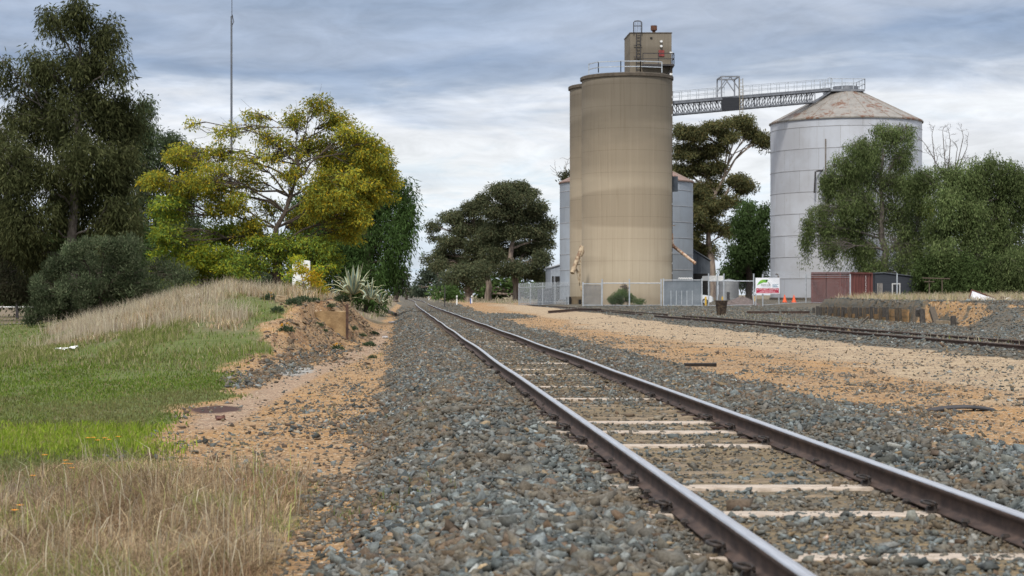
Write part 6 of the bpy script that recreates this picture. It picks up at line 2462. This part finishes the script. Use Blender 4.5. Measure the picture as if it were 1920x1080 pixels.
    for i, (lab, Y, bl) in enumerate((
            ('haze tinted gums blurred together left of the gum group', 430, [(800, 512, 16, 10), (815, 500, 14, 12), (822, 515, 22, 12), (800, 528, 22, 12), (825, 538, 24, 14), (795, 545, 20, 10), (783, 536, 12, 10)]),
            ('haze tinted far tree right of where the rails vanish', 640, [(778, 543, 9, 8), (786, 548, 10, 7), (771, 550, 6, 5)]),
            ('pale undergrowth tree below the spreading gums', 300, [(905, 540, 34, 18), (940, 542, 30, 18), (990, 540, 34, 18), (860, 543, 26, 15), (1025, 538, 28, 20), (820, 548, 24, 11), (1050, 535, 20, 20), (965, 530, 30, 16), (925, 530, 30, 14)]))):
        make_tree('far_gum', lab, 'tree', Y, [(bl[2][0], 558, .4), (bl[2][0], bl[2][1] + 6, .3)], bl, [(.07, .09, .06), (.085, .105, .07), (.055, .075, .05)] if i < 2 else [(.08, .12, .04), (.06, .095, .032)],  # first two trees: distance haze is tinted into the leaf colour
                  BARK_GUM, 'far trees along the line', clump=1.6, flat=.7, L=.7, Wd=.35, lai=1.7, seed=40 + i, limb=.25, twig=.06, base=.4)
    # ---- behind the silos
    make_tree('roof_gum', 'tall brown green gum under the conveyor between the silos', 'tree', 258,
              [(1335, 563, .60), (1336, 500, .48), (1328, 440, .32), (1335, 380, .25), (1355, 330, .16), (1372, 290, .08)],
              [(1275, 248, 20, 14, .8), (1300, 252, 34, 16), (1340, 242, 34, 16), (1382, 228, 30, 14), (1405, 245, 24, 16), (1365, 258, 26, 14), (1290, 285, 36, 20), (1335, 280, 30, 18), (1427, 255, 16, 16), (1437, 270, 8, 16, .7), (1275, 325, 24, 24), (1318, 318, 36, 20),
               (1352, 312, 18, 12, .8), (1300, 360, 38, 22), (1345, 352, 28, 14), (1380, 340, 26, 12), (1398, 352, 20, 12), (1330, 385, 34, 18), (1365, 378, 24, 12, .7), (1285, 405, 36, 24), (1325, 425, 34, 20, .8), (1285, 450, 36, 24), (1320, 470, 34, 18, .7), (1365, 430, 20, 20, .6), (1290, 500, 34, 24)],
              [(.105, .112, .050), (.13, .13, .058), (.08, .088, .042), (.155, .132, .055)], BARK_GUM, clump=1.1, flat=.75, L=.36, Wd=.13, lai=2.2, kcl=1.75, seed=51, limb=.14, twig=.045)
    make_tree('dense_pepper', 'dense dark rounded pepper tree left of the white silo', 'tree', 224,
              [(1405, 566, .4), (1405, 500, .35), (1405, 430, .2)],
              [(1412, 385, 30, 22), (1392, 410, 30, 26), (1430, 400, 20, 26), (1405, 440, 42, 32), (1430, 450, 22, 36), (1385, 470, 30, 34), (1420, 490, 30, 36), (1395, 510, 36, 30), (1365, 510, 20, 30)],
              PEPDARK, BARK_DARK, clump=1.0, flat=.85, L=.4, Wd=.14, lai=1.8, droop=1.1, seed=52, hang=.8)
    # ---- right: pepper trees before the white silo
    make_tree('weeping_pepper', 'pepper tree with open twiggy crown in front of the white silo', 'tree', 194,
              [(1665, 560, .42), (1662, 500, .38), (1655, 440, .3), (1650, 370, .2), (1655, 300, .1)],
              [(1655, 246, 36, 20, .9), (1690, 248, 30, 26, .8), (1612, 275, 38, 26), (1640, 290, 40, 26), (1690, 290, 30, 28, .8), (1575, 310, 32, 28, .8), (1610, 325, 34, 26, .8), (1550, 335, 24, 20), (1660, 335, 40, 28, .6), (1700, 345, 36, 34, .7), (1535, 395, 30, 20), (1555, 425, 32, 20), (1512, 420, 18, 18, .8),
               (1590, 385, 34, 26, .8), (1605, 425, 40, 26), (1510, 450, 14, 16, .6), (1560, 460, 34, 18, .7), (1620, 465, 36, 26), (1640, 390, 40, 34, .55), (1690, 400, 40, 40, .7), (1680, 460, 44, 40, .35), (1635, 495, 26, 22, .8), (1735, 390, 24, 20, 1.2, (1.9, 1.7, 1.0)), (1715, 430, 40, 40, .6), (1720, 480, 40, 40, .45), (1690, 510, 50, 25, .4), (1580, 345, 40, 30, .8), (1600, 365, 50, 26, .7)],
              PEPPER, BARK_GREY, 'pepper trees by the white silo', clump=.62, flat=.9, L=.26, Wd=.07, lai=1.5, kcl=1.0, droop=1.4, seed=61, hang=2.2, twiggy=3, twig=.022, var=.3, limb=.08)
    make_tree('weeping_pepper', 'full leafy pepper tree at the right edge behind the bank', 'tree', 186,
              [(1840, 565, .45), (1838, 500, .4), (1830, 420, .25), (1835, 350, .1)],
              [(1745, 330, 36, 32), (1785, 320, 34, 26), (1850, 305, 40, 22, .9), (1895, 318, 36, 26), (1820, 340, 40, 32), (1870, 350, 44, 34), (1770, 370, 40, 34), (1930, 350, 30, 50), (1820, 395, 46, 38), (1885, 400, 46, 40), (1775, 425, 42, 36), (1840, 445, 50, 38), (1900, 450, 46, 42), (1760, 470, 38, 34), (1810, 490, 46, 34), (1870, 495, 50, 36), (1920, 500, 36, 50), (1760, 512, 34, 22, .8), (1850, 530, 60, 24, .9)],
              PEPPER, BARK_GREY, 'pepper trees by the white silo', clump=.70, flat=.9, L=.28, Wd=.08, lai=1.7, kcl=1.05, droop=1.4, seed=62, hang=2.0, var=.3, limb=.09)
    make_tree('pepper_thicket', 'dark leafy thicket under the right hand pepper trees behind the bank', 'bush', 184,
              [(1800, 568, .2), (1800, 550, .15), (1800, 530, .1)],
              [(1735, 530, 30, 24, .8), (1775, 530, 44, 30), (1820, 535, 50, 30), (1870, 535, 50, 32), (1920, 535, 40, 36), (1745, 500, 34, 34, .8), (1790, 500, 50, 40), (1850, 505, 60, 40), (1910, 500, 50, 44)],
              [(.065, .095, .034), (.085, .118, .042), (.052, .075, .027)], BARK_DARK, clump=.9, flat=.85, L=.34, Wd=.11, lai=1.9, droop=.9, seed=63, hang=.8)
    # dead branches
    r = np.random.default_rng(77)
    Y = 200.0
    t = thing('dead_tree', 'bare dead tree with crooked black branches above the pepper trees', 'tree', (P(1765, 0, Y)[0], Y, .5))
    m = MB()

    def grow(p, d, ln, rad, lev):
        n = 5
        pts = [p]
        for k in range(n):
            d = d + r.normal(0, .22, 3) + np.array([0, 0, .05])
            d /= np.linalg.norm(d)
            pts.append(pts[-1] + d * ln / n)
        m.tube(pts, np.linspace(rad, rad * .5, n + 1), 5, cap=False)
        if lev:
            for k in range(2, n + 1):
                for _ in range(1 if k < n else 2):
                    nd = d + r.normal(0, .65, 3)
                    nd[2] = abs(nd[2]) * .8
                    grow(pts[k], nd / np.linalg.norm(nd), ln * r.uniform(.38, .6), rad * .5, lev - 1)
    root = np.array([P(1765, 0, Y)[0], Y, .3])
    top = P(1768, 400, Y)
    m.tube([root, (root + top) / 2 + np.array([.3, 0, 0]), top], [.28, .22, .16], 8)
    for u, v in ((1736, 272), (1748, 258), (1768, 252), (1782, 262), (1806, 258), (1794, 285), (1812, 280)):
        e = P(u, v, Y + r.normal(0, 1.5))
        s = top + np.array([0, 0, -r.uniform(0, 1.5)])
        mid = (s + e) / 2 + r.normal(0, .4, 3)
        m.tube([s, mid, e], [.075, .06, .035], 6)
        grow(mid, np.array([r.normal(0, .6), 0, .8]), 1.5, .035, 3)
        grow(e, (e - mid) / np.linalg.norm(e - mid), 1.1, .032, 2)
        grow((mid + e) / 2, np.array([r.normal(0, .7), 0, .7]), 1.3, .032, 2)
    m.build('branches', BARK_DARK, t)
    # gum tip showing left of the silo
    t = thing('bare_gum_tip', 'sparse dead twigs poking out left of the rear concrete silo', 'tree', (P(1068, 0, 246)[0], 246, .4))
    m = MB()
    a = P(1066, 350, 246)
    b0 = np.array([a[0], 246, .2])
    m.tube([b0, a], [.2, .12], 6)
    for u, v in ((1047, 275), (1034, 310), (1036, 330), (1055, 285)):
        e = P(u, v, 246)
        grow(a, (e - a) / np.linalg.norm(e - a), np.linalg.norm(e - a) * .8, .05, 1)
    m.build('branches', BARK_GREY, t)
    q = np.random.default_rng(3)
    cpt = P(1062, 331, 246)
    pts = cpt + q.normal(0, 1, (420, 3)) * np.array([.5, .5, .35])
    leaves('crown', pts, q.normal(0, 1, (420, 3)), .4, .16, np.tile((.06, .065, .03), (420, 1)), t)
    # ---- shrubs
    make_tree('grey_bush', 'large dark grey green bush left of the bank', 'bush', 100,
              [(190, 612, .14), (190, 580, .1), (185, 540, .07)],
              [(150, 472, 34, 20), (200, 462, 40, 18), (245, 465, 32, 20), (110, 500, 42, 28), (170, 500, 60, 34), (240, 500, 52, 34), (300, 505, 40, 28, .8), (80, 540, 36, 34), (140, 550, 60, 40), (215, 545, 66, 40), (285, 545, 50, 30, .8), (335, 520, 30, 26, .7), (95, 580, 48, 28), (160, 590, 56, 22), (60, 600, 22, 16, .8)],
              [(.070, .092, .048), (.092, .112, .062), (.054, .072, .038), (.12, .135, .078)], BARK_DARK, clump=.50, flat=.8, L=.17, Wd=.05, lai=1.35, droop=-.7, seed=71, twig=.012, limb=.05, var=.42)
    make_tree('yellow_sapling', 'bright green and yellow sapling with feathery leaves on the bank top', 'shrub', 84,
              [(575, 568, .03), (572, 540, .025), (562, 505, .015)],
              [(556, 485, 20, 12, .8, (.85, 1.1, 1.2)), (568, 505, 22, 14, .9), (590, 520, 26, 16, 1, (1.15, 1, 1)), (565, 535, 22, 16), (600, 505, 18, 12, .8, (.8, 1.05, 1.2)), (602, 540, 22, 16), (580, 555, 26, 10), (620, 496, 12, 8, .6, (.8, 1.05, 1.2)), (540, 520, 10, 14, .6, (.7, 1, 1.2))],
              [(.30, .30, .03), (.40, .30, .025), (.22, .27, .04), (.48, .32, .02)], BARK_DARK, clump=.26, flat=.45, L=.13, Wd=.05, lai=1.3, droop=.5, seed=72, twig=.008, limb=.015)
    make_tree('silo_shrub', 'low rounded green shrub at the foot of the front silo', 'shrub', 180,
              [(1165, 571, .06), (1165, 560, .05)], [(1152, 558, 14, 10), (1168, 553, 16, 10), (1178, 560, 14, 9), (1160, 565, 20, 6), (1198, 566, 14, 5, .9)],
              [(.085, .13, .04), (.065, .105, .032), (.10, .14, .055)], BARK_DARK, clump=.45, L=.17, Wd=.07, lai=1.7, droop=-.2, seed=73, twig=.015)
    make_tree('dry_shrub', 'sparse brown shrub rising behind the low silo shrub', 'shrub', 181, [(1176, 570, .04), (1175, 550, .03), (1173, 535, .015)], [(1170, 537, 8, 5, .7), (1177, 542, 8, 5, .7)],
              [(.06, .045, .04), (.09, .065, .055)], BARK_DARK, clump=.3, L=.14, Wd=.06, lai=1.0, seed=74, twig=.012, twiggy=2)

    # agave: rosette of arching banded leaves
    r = np.random.default_rng(5)
    c = hit(655, 566)
    Ya = 82.0
    base = P(662, 552, Ya)
    t = thing('agave', 'big variegated agave with cream edged arching leaves on the bank top', 'plant', base)
    Vs, Fs, Cs, off = [], [], [], 0
    for ro, (bx_, sc_, nl) in enumerate((((0, 0, 0), 1.0, 36), ((.75, -.2, -.22), .72, 20), ((1.15, -.4, -.38), .5, 12))):
        for i in range(nl):
            az = i * 2.39996 + r.normal(0, .15)
            el = math.radians(np.interp(i / nl, [0, .2, .6, 1], [84, 62, 38, 14]) + r.normal(0, 6))
            ln = sc_ * r.uniform(1.1, 1.5)
            fold = r.uniform(.2, 1.0) if el < 1.25 else .03
            n = 9
            d = np.array([math.cos(az) * math.cos(el), math.sin(az) * math.cos(el), math.sin(el)])
            p = np.array(base) + np.array(bx_) + np.array([d[0], d[1], 0]) * .06
            side = np.array([-math.sin(az), math.cos(az), 0.0])
            for k in range(n):
                f = k / (n - 1)
                w = sc_ * .085 * (math.sin(min(f * 2.2 + .55, math.pi * .5)) if f < .5 else (1 - ((f - .5) / .5) ** 1.6)) + .003
                upv = np.cross(side, d)
                for a, cup in ((-1, .3), (-.62, .08), (.62, .08), (1, .3)):
                    Vs.append(p + side * w * a - upv * w * cup * -1.0)
                p = p + d * ln / (n - 1)
                if f > .35:
                    d = d + np.array([0, 0, -fold * .42])
                    d /= np.linalg.norm(d)
            for k in range(n - 1):
                for j in range(3):
                    Fs.append([off + k * 4 + j, off + k * 4 + j + 1, off + (k + 1) * 4 + j + 1, off + (k + 1) * 4 + j])
                    Cs.append(np.array((.20, .26, .22)) * r.uniform(.85, 1.1) if j == 1 else np.array((.50, .48, .29)) * r.uniform(.85, 1.1))
            off += n * 4
    np_mesh('rosette', np.array(Vs) - np.array(t.location), [np.array(Fs)], leaf_mat('agave_leaf', .1), t, col=np.array(Cs), smooth=True)

    # low plants dotted over the bank
    spots = [(504, 563, 1.5, 'yellow flowered cushion plant left of the stone block'), (550, 572, 1.6, 'dark cushion plant just right of the stone block'), (568, 568, 1.5, 'wide cushion plant on the bank edge below the sapling'),
             (590, 566, 1.1, 'cushion plant on the bank edge left of the stone slab'), (622, 576, .8, 'small plant hanging below the stone slab'), (597, 612, .9, 'small plant on the sand at the left edge of the concrete block'),
             (609, 622, .6, 'tiny plant low on the sand before the concrete block'), (537, 622, 1.5, 'cushion plant with yellow flowers on the grassy slope'), (632, 658, 1.3, 'round plant with orange flowers at the foot of the slope'),
             (662, 619, .9, 'small plant just right of the rusty steel post'), (679, 632, .8, 'small plant in the dip right of the steel post'), (692, 650, 1.2, 'dark rosette plant in the dip before the bank'), (701, 628, .9, 'small plant farther along the dip near the litter'),
             (699, 672, .8, 'small plant on the sand closest to the ballast toe'), (640, 566, 1.6, 'leafy plant at the foot of the agave'), (668, 560, 1.6, 'grey leafy plant under the agave leaves'), (520, 585, 1.2, 'cushion plant low on the slope left of the sand face')]
    for i, (u, v, s, lab) in enumerate(spots):
        c = hit(u, v)
        q = np.random.default_rng(100 + i)
        t = thing('low_plant', lab, 'plant', c, 'low plants on the bank')
        R = .19 * s * c[1] / 70
        n = 320
        d = q.normal(size=(n, 3))
        d[:, 2] = np.abs(d[:, 2]) * .8 + .1
        d /= np.linalg.norm(d, axis=1)[:, None]
        pts = c + d * (q.random(n) ** .4)[:, None] * np.array([R, R, R * .7])
        leaves('leaf_cushion', pts, d + q.normal(0, .4, (n, 3)), R * .42, R * .13, pick(q, n, [(.07, .10, .055), (.09, .12, .07), (.055, .08, .04)]), t, seed=i)
        if 'flower' in lab:
            k = 9
            d = q.normal(size=(k, 3))
            d[:, 2] = np.abs(d[:, 2]) + .6
            d /= np.linalg.norm(d, axis=1)[:, None]
            m = MB()
            for e in d:
                pc = c + e * np.array([R, R, R * .95]) + np.array([0, 0, .03])
                m.lathe([(.004, pc[2] + .012), (.035, pc[2] + .02), (.02, pc[2] - .005)], (pc[0], pc[1]), 8)
            m.build('flower', pmat('yellow_petal', (.75, .42, .02), (.7, .33, .02), 5, .7), t)
    # orange flowers in the foreground grass
    for i, (u, v) in enumerate(((165, 848), (175, 850), (183, 851), (196, 849), (204, 851), (84, 886), (123, 897), (132, 899), (122, 905), (135, 907), (62, 928), (37, 985), (28, 998), (222, 846))):
        c = hit(u, v)
        q = np.random.default_rng(200 + i)
        t = thing('orange_flower', 'single orange daisy held above the dry grass of the near left corner', 'flower', c, 'orange daisies in the near grass')
        h = .13 + .04 * q.random()
        m = MB()
        m.tube([c, c + np.array([q.normal(0, .01), q.normal(0, .01), h])], .003, 5)
        m.build('stem', pmat('flower_stem', (.12, .15, .05), (.1, .13, .05), 5, .8) if i == 0 else bpy.data.materials['flower_stem'], t)
        m = MB()
        for k in range(10):
            a = 2 * math.pi * k / 10
            e = np.array([math.cos(a), math.sin(a), .25])
            s_ = np.array([-math.sin(a), math.cos(a), 0])
            p = c + np.array([0, 0, h])
            m.add([p, p + e * .022 + s_ * .007, p + e * .036, p + e * .022 - s_ * .007], [(0, 1, 2, 3)])
        m.build('petals', pmat('orange_petal', (.75, .30, .015), (.65, .22, .015), 5, .7) if i == 0 else bpy.data.materials['orange_petal'], t)
    print('LEAVES', LEAF_TOTAL[0])


build_trees()
